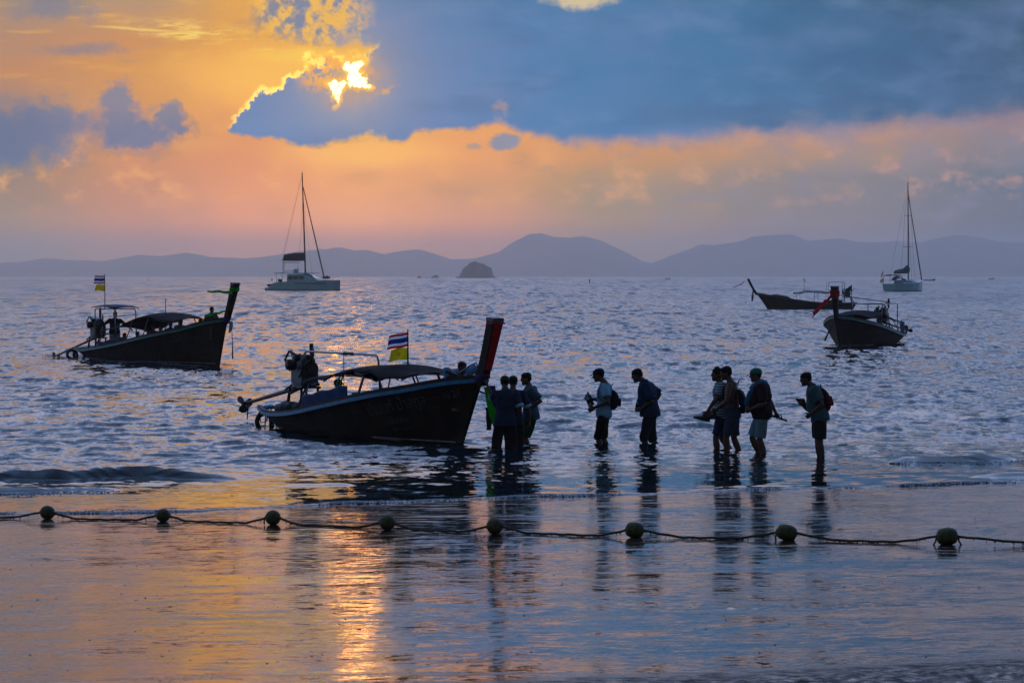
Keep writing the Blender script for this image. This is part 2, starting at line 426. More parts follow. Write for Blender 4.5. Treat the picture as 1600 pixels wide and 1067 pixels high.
def sea_z(X, Y):
    d = (Y - shore_d(X)) * 0.92                    # metres seaward of the edge
    row = Y * Y / (F * H) * 0.9                     # spacing of the mesh rows there
    z = np.zeros_like(X)
    for seed, lam, amp in ((1, 9.0, 0.022), (2, 4.2, 0.016), (3, 2.1, 0.018), (4, 1.1, 0.017), (5, 0.55, 0.011)):
        w = np.clip((lam / (row * 2.2)) - 0.8, 0, 1)
        if w.max() > 0:
            o = octave(X, Y, seed, lam, n=18 if lam < 5 else 10, spread=0.32 if lam > 3 else 0.5)
            # sharper crests
            z += amp * w * (o + 0.22 * (o * o - 1.0))
    att = 0.04 + 0.96 * np.clip((d - 3.0) / 14.0, 0, 1) ** 1.1
    z *= att
    for px0, px1, py, h, wd in RIDGES:
        D0 = F * H / (py - HOR)
        xa, xb = (px0 - 800) / F * D0, (px1 - 800) / F * D0
        mid, half = (xa + xb) / 2, (xb - xa) / 2
        yc = D0 + 0.25 * np.sin(X * 1.3 + py) + 0.08 * np.sin(X * 3.7 + py * 2) + 0.15 * np.sin(X * 0.7)
        win = np.clip(1 - np.abs((X - mid) / half) ** 3, 0, 1) ** 0.8 * (1 + 0.12 * np.sin(X * 1.3 + py) + 0.08 * np.sin(X * 4.1) + 0.06 * np.sin(X * 9.7 + 1))
        t = (Y - yc) / wd
        prof = np.where(t < 0, np.exp(-(t * 1.9) ** 2), np.exp(-(t * 0.55) ** 2))
        z += np.clip(h * win, 0, None) * prof
    # lip of the swash: a film 2-3 cm thick that ends on the sand
    base = sand_z(X, Y)
    film = 0.012 + 0.010 * np.clip(d, 0, 6) + 0.006 * np.sin(X * 2.2)
    z = np.where(d < 6, np.maximum(z, base + np.clip(film, 0.008, 0.05)), z)
    z = z + (0.007 + 0.007 * np.sin(X * 1.7) * np.sin(X * 0.6 + 1)) * np.exp(-((d - 0.12) / 0.14) ** 2)
    z = np.where(d < 0.05, base - 0.05 * np.clip((0.05 - d) / 0.12, 0, 1) + 0.014 * np.clip((d + 0.05) / 0.1, 0, 1), z)
    return z

def fan(rows, half_in, half_out, nc_in, nc_out):
    t = np.concatenate([-np.linspace(half_out, half_in, nc_out, endpoint=False), np.linspace(-half_in, half_in, nc_in), np.linspace(half_out, half_in, nc_out, endpoint=False)[::-1]])
    Y = np.repeat(rows[:, None], len(t), 1); X = Y * t[None, :]
    return X, Y

pyr = np.concatenate([np.arange(431.12, 433, 0.12), np.arange(433, 445, 0.35), np.arange(445, 842, 0.72)])
rows = (F * H / (pyr - HOR))[::-1]
rows = np.concatenate([[20.0, 30.0], rows])
Xs, Ys = fan(rows, math.tan(R(10.6)), math.tan(R(34)), 820, 60)
Zs = sea_z(Xs, Ys)
far = np.clip((Ys - 3000) / 3000, 0, 1); Zs = Zs * (1 - far)
sea_me = mesh_np('sea', np.stack([Xs, Ys, Zs], -1).reshape(-1, 3), grid_faces(*Xs.shape))

m_sea, g, b = new_mat('sea_water')
geo = g.n.new('ShaderNodeNewGeometry'); Pn = V(g, geo.outputs['Position'])
px_, py_, pz_ = g.sep(Pn)
def slope(g, sx, sy, scale, detail=3.0, rough=0.6, z=0.0):
    c = g.noise(g.comb(px_ * sx, py_ * sy, z), scale, detail, rough, col=True)
    r, gg, bb = g.sep(c)
    return r - 0.5, gg - 0.5
shore_e = g.curve(px_, [(float(x), float(shore_d(np.array([x]))[0])) for x in (-40, -20, -10, -7, -3, 0, 3, 7, 10, 20, 40)], -40, 40, 20, 70, auto=False)
off = py_ - shore_e
deep = g.ss(off, 1.5, 14.0)
gust = g.noise(g.comb(px_ * 0.02, py_ * 0.006, 0.0), 1.0, 3.0, 0.5)
gk = g.ss(gust, 0.25, 0.75) * 0.55 + 0.72
def band(fx, fy, z, detail=3.0, rough=0.62): return slope(g, fx, fy, 1.0, detail, rough, z)
A = band(2.3, 1.8, 0.0, 5.0, 0.70)
B = band(2.0, 0.42, 11.0, 4.0, 0.66)
C = band(1.3, 0.11, 23.0, 4.0, 0.64)
Dd = band(0.62, 0.022, 37.0, 4.0, 0.62)
Ee = band(0.22, 0.003, 51.0, 4.0, 0.60)
wA = g.ss(py_, 150.0, 75.0); wB = g.ss(py_, 60.0, 120.0) * g.ss(py_, 320.0, 170.0); wC = g.ss(py_, 130.0, 260.0) * g.ss(py_, 750.0, 420.0)
wD = g.ss(py_, 330.0, 650.0) * g.ss(py_, 2500.0, 1200.0); wE = g.ss(py_, 900.0, 2000.0)
def tot(i): return A[i] * wA + B[i] * wB + C[i] * wC + Dd[i] * wD + Ee[i] * wE
swx, swy = band(0.10, 0.05, 71.0, 4.0, 0.6)
farw = g.ss(py_, 60.0, 240.0)
kk = (deep * 1.14 + 0.13) * gk
nx = tot(0) * kk * 0.55 + swx * deep * 0.25
ny = tot(1) * kk * 1.25 + swy * deep * 0.45 - farw * 0.09 - deep * 0.05
nv = g.vm('ADD', geo.outputs['Normal'], g.comb(nx, ny, 0.0))
nv = g.vm('NORMALIZE', nv)
g.put(b.inputs['Normal'], nv)
g.put(b.inputs['Base Color'], g.mix(g.ss(off, 1.0, 25.0), (0.010, 0.017, 0.018, 1), (0.004, 0.018, 0.030, 1)))
b.inputs['Roughness'].default_value = 0.06
g.put(b.inputs['Roughness'], g.ss(py_, 60.0, 600.0) * 0.12 + 0.035)
b.inputs['IOR'].default_value = 1.333
sea = link('sea', sea_me, m_sea); sea['kind'] = 'structure'

# sand: one sheet from behind the camera down under the sea
pys = np.concatenate([np.arange(700, 1110, 1.3), ])
rws = []
for p in pys:
    D = F * H / (p - HOR)
    for _ in range(12): D = F * (H - sz(0.0, D)) / (p - HOR)
    rws.append(D)
rws = np.array(rws)[::-1]
rws = np.concatenate([np.linspace(-40, 17, 24), rws[rws > 17.4], np.array([62, 70, 80, 100, 140, 200, 300])])
tx_ = np.concatenate([np.linspace(-80, -7.5, 30), np.linspace(-7.4, 7.4, 520), np.linspace(7.5, 80, 30)])
Yg = np.repeat(rws[:, None], len(tx_), 1)
wid = np.clip(Yg / 40.0, 0.55, 1.4)
Xg = np.repeat(tx_[None, :], len(rws), 0); Xg = np.where(np.abs(Xg) < 7.45, Xg * wid, np.sign(Xg) * (7.4 * wid + (np.abs(Xg) - 7.4)))
Zg = sand_z(Xg, Yg)
# low drift of drier, pitted sand nearest the camera, to the right
lump = octave(Xg, Yg, 21, 0.35, 18, 2.5) * 0.5 + octave(Xg, Yg, 22, 0.12, 18, 3.0) * 0.5
def drift_mask(Xg, Yg):
    e = 18.2 + 0.34 * Xg + 0.12 * np.sin(Xg * 3.1) + 0.06 * np.sin(Xg * 8.3 + 1)
    e = np.minimum(e, 21.3 + 0.1 * np.sin(Xg * 5))
    return np.clip((e - Yg) / 0.7, 0, 1)
dm = drift_mask(Xg, Yg)
Zg = Zg + dm * (0.012 + 0.010 * lump)
bar = np.exp(-((Yg - 23.9 - 0.05 * Xg) / 0.12) ** 2) * np.clip(1 - np.abs((Xg - 2.35) / 1.3) ** 2, 0, 1)
Zg = Zg + bar * (0.004 + 0.006 * lump)
sand_me = mesh_np('sand', np.stack([Xg, Yg, Zg], -1).reshape(-1, 3), grid_faces(*Xg.shape))
m_sand, g, b = new_mat('wet_sand')
geo = g.n.new('ShaderNodeNewGeometry'); Pn = V(g, geo.outputs['Position'])
px_, py_, pz_ = g.sep(Pn)
shore_e = g.curve(px_, [(float(x), float(shore_d(np.array([x]))[0])) for x in (-40, -20, -10, -7, -3, 0, 3, 7, 10, 20, 40)], -40, 40, 20, 70, auto=False)
up = shore_e - py_                                   # metres up the beach from the edge
pt = g.noise(g.comb(px_ * 0.55, py_ * 2.1 + px_ * 0.25, 0.0), 1.25, 6.0, 0.62)       # long thin patches
pt2 = g.noise(g.comb(px_ * 1.0, py_ * 3.6, 7.0), 2.2, 6.0, 0.66)
matte = g.ss(pt, 0.50, 0.58) * g.ss(pt2, 0.44, 0.54)
drift = g.ss(g.noise(g.comb(px_, py_ * 1.5, 3.0), 6.0, 5.0, 0.7), 0.3, 0.6) * g.ss(py_ - px_ * 0.34 + (pt2 - 0.5) * 1.0, 18.6, 18.15)
a1x, a1y = slope(g, 0.8, 1.0, 1.1, 5.0, 0.75)
a2x, a2y = slope(g, 2.0, 4.0, 3.0, 3.0, 0.62, 3.0)
a3x, a3y = slope(g, 22.0, 12.0, 2.0, 3.0, 0.6, 6.0)
a4x, a4y = slope(g, 0.3, 0.5, 0.7, 3.0, 0.5, 6.0)
ripl = g.ss(g.noise(g.comb(px_ * 0.5, py_ * 0.5, 11.0), 0.8, 4.0, 0.6), 0.35, 0.7)
ka = 0.10; kb = ripl * 0.16 + 0.05; kc = matte * 0.35 + drift * 0.8 + 0.04
nx = a1x * ka * 0.5 + a2x * kb * 0.7 + a3x * kc
ny = a1y * ka + a2y * kb + a3y * kc + a4y * 0.03
nv = g.vm('NORMALIZE', g.vm('ADD', geo.outputs['Normal'], g.comb(nx, ny, 0.0)))
g.put(b.inputs['Normal'], nv)
g.put(b.inputs['Base Color'], g.mix(drift, g.mix(g.noise(g.comb(px_, py_, 0), 3.0, 5.0, 0.6), (0.020, 0.014, 0.011, 1), (0.048, 0.033, 0.025, 1)), (0.045, 0.036, 0.030, 1)))
g.put(b.inputs['Roughness'], (matte * 0.20 + drift * 0.5 + 0.05 + g.ss(pt2, 0.45, 0.7) * 0.07).sat())
b.inputs['IOR'].default_value = 1.36
g.put(b.inputs['Specular IOR Level'], 0.5 - drift * 0.42)
sand = link('sand', sand_me, m_sand); sand['kind'] = 'structure'

# ------------------------------------------------------------------ far hills
def hill_range(name, pts, D, depth, seed, m):
    """ridge that follows the skyline points (photo px), a real landform with slopes on both sides"""
    px = np.arange(pts[0][0], pts[-1][0] + 1, 4.0)
    h = np.interp(px, [p[0] for p in pts], [p[1] for p in pts])
    x = (px - 800) / F * D
    rs = np.random.RandomState(seed)
    jit = sum(np.sin(px / l + rs.uniform(0, 6)) * l * 0.018 for l in (2.6, 4, 7, 13, 23))
    hz = np.clip((HOR - h) / F * D + H + jit * D / F * 1.2, 1, None)
    t = np.linspace(-1, 1, 21)
    prof = np.clip(1 - np.abs(t) ** 1.3, 0, 1)
    Xh = np.repeat(x[None, :], len(t), 0)
    Yh = D + depth * t[:, None] + np.zeros_like(Xh)
    rough = 0.82 + 0.12 * np.sin(Xh / (D * 0.006) + t[:, None] * 6) + 0.08 * np.sin(Xh / (D * 0.0023) - t[:, None] * 11)
    rough = np.where(np.abs(t[:, None]) < 0.05, 1.0, rough)
    Zh = hz[None, :] * prof[:, None] * rough - 0.5
    me = mesh_np(name, np.stack([Xh, Yh, Zh], -1).reshape(-1, 3), grid_faces(*Xh.shape))
    o = link(name, me, m); o['kind'] = 'structure'
    return o
m_hill = mat('forested_hill', (52, 62, 46), 0.9, 0.35, 0.004)
hill_range('hills', [(-500, 425), (-300, 405), (-120, 400), (-40, 409), (0, 410), (40, 409), (70, 404), (120, 406), (160, 408), (215, 399), (250, 400), (290, 394), (330, 402), (385, 404), (430, 398), (465, 393), (500, 391),
  (530, 386), (555, 391), (575, 390), (600, 397), (632, 392), (655, 390), (680, 396), (705, 405), (740, 404), (780, 394), (805, 377), (828, 365), (848, 364), (866, 370), (890, 372), (910, 369), (935, 375),
  (960, 386), (985, 397), (1005, 408), (1018, 411), (1035, 405), (1060, 396), (1095, 382), (1115, 383), (1150, 378), (1175, 370), (1205, 368), (1238, 366), (1262, 376), (1290, 374), (1312, 372), (1340, 378), (1370, 380), (1400, 376),
  (1440, 378), (1475, 370), (1500, 368), (1530, 371), (1560, 377), (1600, 379), (1680, 372), (1800, 390), (2000, 412), (2200, 425)], 12000.0, 1200.0, 3, m_hill)
hill_range('hills_beyond', [(380, 424), (430, 412), (470, 396), (500, 388), (530, 392), (580, 402), (640, 404), (720, 408), (800, 420)], 14500.0, 900.0, 5, m_hill)

# ------------------------------------------------------------------ haze
hm_ = bpy.data.materials.new('sea_haze'); hm_.use_nodes = True
hm_.node_tree.nodes.clear()
ho = hm_.node_tree.nodes.new('ShaderNodeOutputMaterial'); hv_ = hm_.node_tree.nodes.new('ShaderNodeVolumePrincipled')
hv_.inputs['Color'].default_value = (0.98, 0.97, 0.97, 1); hv_.inputs['Density'].default_value = 1.3e-4; hv_.inputs['Anisotropy'].default_value = 0.85
hm_.node_tree.links.new(hv_.outputs[0], ho.inputs['Volume'])
bm = bmesh.new(); bmesh.ops.create_cube(bm, size=1.0)
bmesh.ops.transform(bm, matrix=Matrix.Translation((0, 8000, 90)) @ Matrix.Diagonal((22000, 16800, 198, 1)), verts=bm.verts)
hme = bpy.data.meshes.new('haze'); bm.to_mesh(hme); bm.free()
hz_o = link('haze', hme, hm_); hz_o['kind'] = 'stuff'
hz_o.visible_shadow = True

# ------------------------------------------------------------------ mesh builder
class MB:
    def __init__(s): s.v = []; s.f = []
    def add(s, vs, fs):
        n = len(s.v); s.v += [tuple(v) for v in vs]; s.f += [tuple(n + i for i in f) for f in fs]; return s
    def box(s, c, size, rot=None, taper=1.0):
        c = Vector(c); M = rot if rot is not None else Matrix.Identity(3)
        vs = []
        for z in (-.5, .5):
            k = taper if z > 0 else 1.0
            for x, y in ((-.5, -.5), (.5, -.5), (.5, .5), (-.5, .5)):
                vs.append(c + M @ Vector((x * size[0] * k, y * size[1] * k, z * size[2])))
        return s.add(vs, [(3, 2, 1, 0), (4, 5, 6, 7), (0, 1, 5, 4), (1, 2, 6, 5), (2, 3, 7, 6), (3, 0, 4, 7)])
    def loft(s, rings, cap=True):
        n = len(rings[0]); vs = [v for r in rings for v in r]; fs = []
        for i in range(len(rings) - 1):
            for j in range(n):
                a = i * n + j; b = i * n + (j + 1) % n
                fs.append((a, b, b + n, a + n))
        if cap:
            fs.append(tuple(range(n))[::-1]); fs.append(tuple((len(rings) - 1) * n + j for j in range(n)))
        return s.add(vs, fs)
    def tube(s, pts, r, n=8, cap=True, flat=1.0):
        pts = [Vector(p) for p in pts]; rs = r if isinstance(r, (list, tuple)) else [r] * len(pts)
        rings = []; prev = None
        for i, p in enumerate(pts):
            d = (pts[min(i + 1, len(pts) - 1)] - pts[max(i - 1, 0)])
            d = d.normalized() if d.length > 1e-9 else Vector((0, 0, 1))
            if prev is None:
                u = d.orthogonal().normalized() if abs(d.z) > 0.95 else d.cross(Vector((0, 0, 1))).normalized()
            else:
                u = (prev - d * prev.dot(d)); u = u.normalized() if u.length > 1e-6 else d.orthogonal().normalized()
            prev = u; w = d.cross(u)
            rings.append([p + (u * math.cos(2 * PI * k / n) + w * math.sin(2 * PI * k / n) * flat) * rs[i] for k in range(n)])
        return s.loft(rings, cap)
    def ball(s, c, r, n=12, m=8, rot=None):
        c = Vector(c); r = (r, r, r) if not isinstance(r, (tuple, list)) else r
        M = rot if rot is not None else Matrix.Identity(3)
        rings = []
        for i in range(1, m):
            a = PI * i / m
            rings.append([c + M @ Vector((r[0] * math.sin(a) * math.cos(2 * PI * k / n), r[1] * math.sin(a) * math.sin(2 * PI * k / n), -r[2] * math.cos(a))) for k in range(n)])
        s.loft(rings, False)
        b0 = len(s.v) - n * (m - 1); s.v += [tuple(c + M @ Vector((0, 0, -r[2]))), tuple(c + M @ Vector((0, 0, r[2])))]
        lo, hi = len(s.v) - 2, len(s.v) - 1; t0 = b0 + n * (m - 2)
        for k in range(n):
            s.f.append((b0 + (k + 1) % n, b0 + k, lo)); s.f.append((t0 + k, t0 + (k + 1) % n, hi))
        return s
    def torus(s, c, R1, r, rot=None, n=20, m=8):
        M = rot if rot is not None else Matrix.Identity(3); c = Vector(c)
        rings = []
        for i in range(n + 1):
            a = 2 * PI * i / n
            rings.append([c + M @ Vector(((R1 + r * math.cos(b)) * math.cos(a), (R1 + r * math.cos(b)) * math.sin(a), r * math.sin(b))) for b in [2 * PI * k / m for k in range(m)]])
        return s.loft(rings, False)
    def sheet(s, fn, nu, nv, thick=0.0):
        """surface fn(u,v); with thickness the back side is added"""
        P = [[Vector(fn(i / nu, j / nv)) for j in range(nv + 1)] for i in range(nu + 1)]
        n0 = len(s.v)
        for r in P: s.v += [tuple(p) for p in r]
        idx = lambda i, j: n0 + i * (nv + 1) + j
        for i in range(nu):
            for j in range(nv): s.f.append((idx(i, j), idx(i + 1, j), idx(i + 1, j + 1), idx(i, j + 1)))
        if thick:
            n1 = len(s.v)
            for i in range(nu + 1):
                for j in range(nv + 1):
                    a = P[min(i + 1, nu)][j] - P[max(i - 1, 0)][j]; b = P[i][min(j + 1, nv)] - P[i][max(j - 1, 0)]
                    nn = a.cross(b); nn = nn.normalized() if nn.length > 1e-9 else Vector((0, 0, 1))
                    s.v.append(tuple(P[i][j] - nn * thick))
            jdx = lambda i, j: n1 + i * (nv + 1) + j
            for i in range(nu):
                for j in range(nv): s.f.append((jdx(i, j), jdx(i, j + 1), jdx(i + 1, j + 1), jdx(i + 1, j)))
            for i in range(nu):
                s.f.append((idx(i, 0), jdx(i, 0), jdx(i + 1, 0), idx(i + 1, 0))); s.f.append((idx(i, nv), idx(i + 1, nv), jdx(i + 1, nv), jdx(i, nv)))
            for j in range(nv):
                s.f.append((idx(0, j), idx(0, j + 1), jdx(0, j + 1), jdx(0, j))); s.f.append((idx(nu, j), jdx(nu, j), jdx(nu, j + 1), idx(nu, j + 1)))
        return s
    def me(s, name, smooth=False, recalc=True):
        m = bpy.data.meshes.new(name); m.from_pydata(s.v, [], s.f)
        if recalc:
            bm = bmesh.new(); bm.from_mesh(m); bmesh.ops.recalc_face_normals(bm, faces=bm.faces); bm.to_mesh(m); bm.free()
        m.update()
        if smooth: m.polygons.foreach_set('use_smooth', [True] * len(m.polygons))
        return m
    def ob(s, name, m, parent=None, smooth=False, bevel=0.0):
        me = s.me(name, smooth)
        if bevel:
            bm = bmesh.new(); bm.from_mesh(me)
            bmesh.ops.bevel(bm, geom=bm.edges[:], offset=bevel, segments=2, affect='EDGES', clamp_overlap=True)
            bm.to_mesh(me); bm.free()
        return link(name, me, m, parent)

def tag(o, label, cat, group=None):
    o['label'] = label; o['category'] = cat
    if group: o['group'] = group
    return o
def thing(name, label, cat, loc=(0, 0, 0), rz=0.0, group=None):
    o = bpy.data.objects.new(name, None); col.objects.link(o); o.empty_display_size = 0.2
    o.location = loc; o.rotation_euler = (0, 0, rz)
    return tag(o, label, cat, group)

M_hull = mat('dark_tarred_wood', (44, 31, 26), 0.6, 0.45, 2.2, spec=0.15, bump=0.004)
M_hull2 = mat('worn_brown_wood', (56, 42, 34), 0.6, 0.4, 2.5, spec=0.2, bump=0.004)
M_inner = mat('inner_planking', (92, 70, 52), 0.7, 0.35, 4.0)
M_blue = mat('blue_rail_paint', (16, 120, 168), 0.45, 0.25, 5.0)
M_green = mat('green_rail_paint', (30, 120, 118), 0.45, 0.3, 5.0)
M_grey = mat('grey_bow_paint', (150, 140, 140), 0.6, 0.3, 4.0)
M_red = mat('red_paint', (196, 14, 22), 0.5, 0.15, 5.0, transl=0.25)
M_redcloth = mat('red_cloth', (210, 20, 30), 0.8, 0.15, 5.0, transl=0.5)
M_greencloth = mat('green_cloth', (40, 200, 30), 0.8, 0.15, 5.0, transl=0.5)
M_purple = mat('purple_cloth', (52, 40, 96), 0.8, 0.2, 5.0, transl=0.2)
M_iron = mat('oily_iron', (44, 44, 48), 0.45, 0.5, 14.0, metal=0.5)
M_paintg = mat('engine_green_paint', (36, 62, 74), 0.45, 0.5, 10.0)
M_steel = mat('galvanised_pipe', (120, 128, 138), 0.4, 0.25, 10.0, metal=0.7)
M_pole = mat('grey_painted_pole', (74, 80, 92), 0.5, 0.2, 6.0)
M_canv = mat('canopy_canvas', (58, 51, 53), 0.9, 0.4, 3.0, spec=0.1, transl=0.12)
M_bluet = mat('blue_tarpaulin', (16, 70, 124), 0.6, 0.3, 3.0, transl=0.3, spec=0.15)
M_black = mat('black_rubber', (22, 22, 24), 0.6, 0.3, 10.0)
M_rope = mat('dark_rope', (70, 58, 44), 0.9, 0.4, 30.0)
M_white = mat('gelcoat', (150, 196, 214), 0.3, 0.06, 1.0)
M_letter = mat('faded_lettering', (66, 66, 64), 0.7, 0.4, 6.0)
M_glass = mat('tinted_glass', (20, 26, 32), 0.08, 0.1, 2.0, spec=0.7)
M_navy = mat('navy_canvas', (26, 34, 52), 0.85, 0.2, 2.0)
M_teal = mat('teal_canvas', (22, 74, 84), 0.85, 0.25, 2.0)
M_orange = mat('orange_plastic', (170, 90, 60), 0.5, 0.2, 5.0)

# flag cloth: printed stripes in object space
def flag_mat(name, stops):
    m, g, b = new_mat(name)
    uv = g.n.new('ShaderNodeUVMap'); sx, sy, _ = g.sep(V(g, uv.outputs[0]))
    c = g.ramp(sy, stops, 'CONSTANT')
    g.put(b.inputs['Base Color'], c); b.inputs['Roughness'].default_value = 0.8
    tr = g.n.new('ShaderNodeBsdfTranslucent'); g.put(tr.inputs[0], c)
    mx = g.n.new('ShaderNodeMixShader'); mx.inputs[0].default_value = 0.6
    g.l.new(b.outputs[0], mx.inputs[1]); g.l.new(tr.outputs[0], mx.inputs[2]); g.l.new(mx.outputs[0], g.nt.nodes['Material Output'].inputs[0])
    return m
RW = (200, 20, 40); WW = (235, 238, 240); BW = (38, 48, 130)
M_flag = flag_mat('striped_flag', [(0.0, RW), (0.167, WW), (0.333, BW), (0.667, WW), (0.833, RW)])
m, g, b = new_mat('yellow_flag')
uv = g.n.new('ShaderNodeUVMap'); sx, sy, _ = g.sep(V(g, uv.outputs[0]))
ex = (sx - 0.5) * 1.5; ey = sy - 0.5; rr = g.m('SQRT', ex * ex + ey * ey)
emb = g.ss(rr, 0.20, 0.15) * g.ss(g.noise(g.comb(sx, sy, 0.0), 22.0, 3.0, 0.6), 0.4, 0.55)
yc = g.mix(emb * 0.8, lin((222, 196, 20)), lin((180, 96, 30)))
g.put(b.inputs['Base Color'], yc); b.inputs['Roughness'].default_value = 0.8
tr = g.n.new('ShaderNodeBsdfTranslucent'); g.put(tr.inputs[0], yc)
mx = g.n.new('ShaderNodeMixShader'); mx.inputs[0].default_value = 0.6
g.l.new(b.outputs[0], mx.inputs[1]); g.l.new(tr.outputs[0], mx.inputs[2]); g.l.new(mx.outputs[0], g.nt.nodes['Material Output'].inputs[0])
M_yellow = m

def flag(name, m, parent, top, w, h, d=(-1, 0), sag=0.25, wave=0.05, ph=0.0, taper=0.0):
    """cloth sheet hung from a pole; d = horizontal direction of the fly"""
    nu, nv = 18, 10; vs = []; fs = []; uvs = []
    d = Vector((d[0], d[1], 0)).normalized(); n = Vector((-d.y, d.x, 0))
    for i in range(nu + 1):
        u = i / nu
        for j in range(nv + 1):
            v = j / nv
            p = Vector(top) + d * (w * u * (1 - 0.10 * v * u)) + Vector((0, 0, -h * (1 - v) * (1 - taper * u) - sag * h * u ** 1.2 - 0.05 * h * math.sin(u * 5 + ph)))
            p += n * (wave * math.sin(u * 7 + v * 2 + ph) * u ** 0.5)
            vs.append(p); uvs.append((u, v))
    for i in range(nu):
        for j in range(nv):
            a = i * (nv + 1) + j; fs.append((a, a + nv + 1, a + nv + 2, a + 1))
    me = bpy.data.meshes.new(name); me.from_pydata([tuple(p) for p in vs], [], fs)
    ul = me.uv_layers.new(name='uv')
    for l in me.loops: ul.data[l.index].uv = uvs[l.vertex_index]
    me.polygons.foreach_set('use_smooth', [True] * len(me.polygons))
    return link(name, me, m, parent)

def text_mesh(txt, size, extrude=0.0):
    cu = bpy.data.curves.new('lettering', 'FONT'); cu.body = txt; cu.size = size; cu.resolution_u = 3
    o = bpy.data.objects.new('lettering', cu); col.objects.link(o)
    dg = bpy.context.evaluated_depsgraph_get()
    me = bpy.data.meshes.new_from_object(o.evaluated_get(dg))
    bpy.data.objects.remove(o); bpy.data.curves.remove(cu)
    return me

# ------------------------------------------------------------------ longtail boats
def lerp_tab(tab, t):
    xs = [a for a, _ in tab]; ys = [b for _, b in tab]
    # smooth (catmull) interpolation
    for i in range(len(xs) - 1):
        if t <= xs[i + 1] or i == len(xs) - 2:
            u = (t - xs[i]) / (xs[i + 1] - xs[i]); u = max(0, min(1, u))
            y0 = ys[max(i - 1, 0)]; y1 = ys[i]; y2 = ys[i + 1]; y3 = ys[min(i + 2, len(ys) - 1)]
            return 0.5 * ((2 * y1) + (-y0 + y2) * u + (2 * y0 - 5 * y1 + 4 * y2 - y3) * u * u + (-y0 + 3 * y1 - 3 * y2 + y3) * u ** 3)

class Hull:
    def __init__(s, L, zg, beam=1.0, rake=0.85, zk=-0.28):
        s.L, s.rake, s.beam = L, rake, beam
        s.zg = zg
        s.bg = [(0, .50), (.06, .68), (.15, .83), (.3, .97), (.5, 1.03), (.68, .98), (.8, .84), (.9, .56), (.96, .30), (1, .07)]
        s.bw = [(0, .12), (.06, .34), (.15, .54), (.3, .72), (.5, .76), (.68, .62), (.8, .42), (.9, .20), (.96, .09), (1, .03)]
        s.zk = [(0, -.02), (.08, zk * .6), (.25, zk), (.7, zk), (1, zk * .8)]
    def pt(s, t, q, side, inset=0.0):
        """t along, q 0 keel .. 1 gunwale"""
        zg = lerp_tab(s.zg, t); zk = lerp_tab(s.zk, t)
        bg = lerp_tab(s.bg, t) * s.beam; bw = lerp_tab(s.bw, t) * s.beam
        z = zk + (zg - zk) * q
        qw = max(0.05, (0 - zk) / (zg - zk))
        if q < qw: y = bw * (q / qw) ** 0.6
        else:
            u = (q - qw) / (1 - qw); y = bw + (bg - bw) * (u ** 0.85)
        hz = max(0.0, z - 0.0) / lerp_tab(s.zg, 1.0)
        x = s.L * t + s.rake * (max(0, (t - .6) / .4) ** 2.2) * hz - 0.32 * (max(0, (.12 - t) / .12)) * min(1, hz * 2)
        y = max(0.0, y - inset)
        return Vector((x, y * side, z))
    def gun(s, t, side, dz=0.0, out=0.0):
        p = s.pt(t, 1.0, side); p.z += dz; p.y += out * side; return p
    def side_y(s, x, z, side):
        # hull breadth at given x and z by search
        best = None; t = x / s.L
        for _ in range(6):
            zg = lerp_tab(s.zg, min(1, max(0, t))); zk = lerp_tab(s.zk, min(1, max(0, t)))
            q = min(1, max(0, (z - zk) / (zg - zk)))
            p = s.pt(min(1, max(0, t)), q, side); t += (x - p.x) / s.L
        return p.y

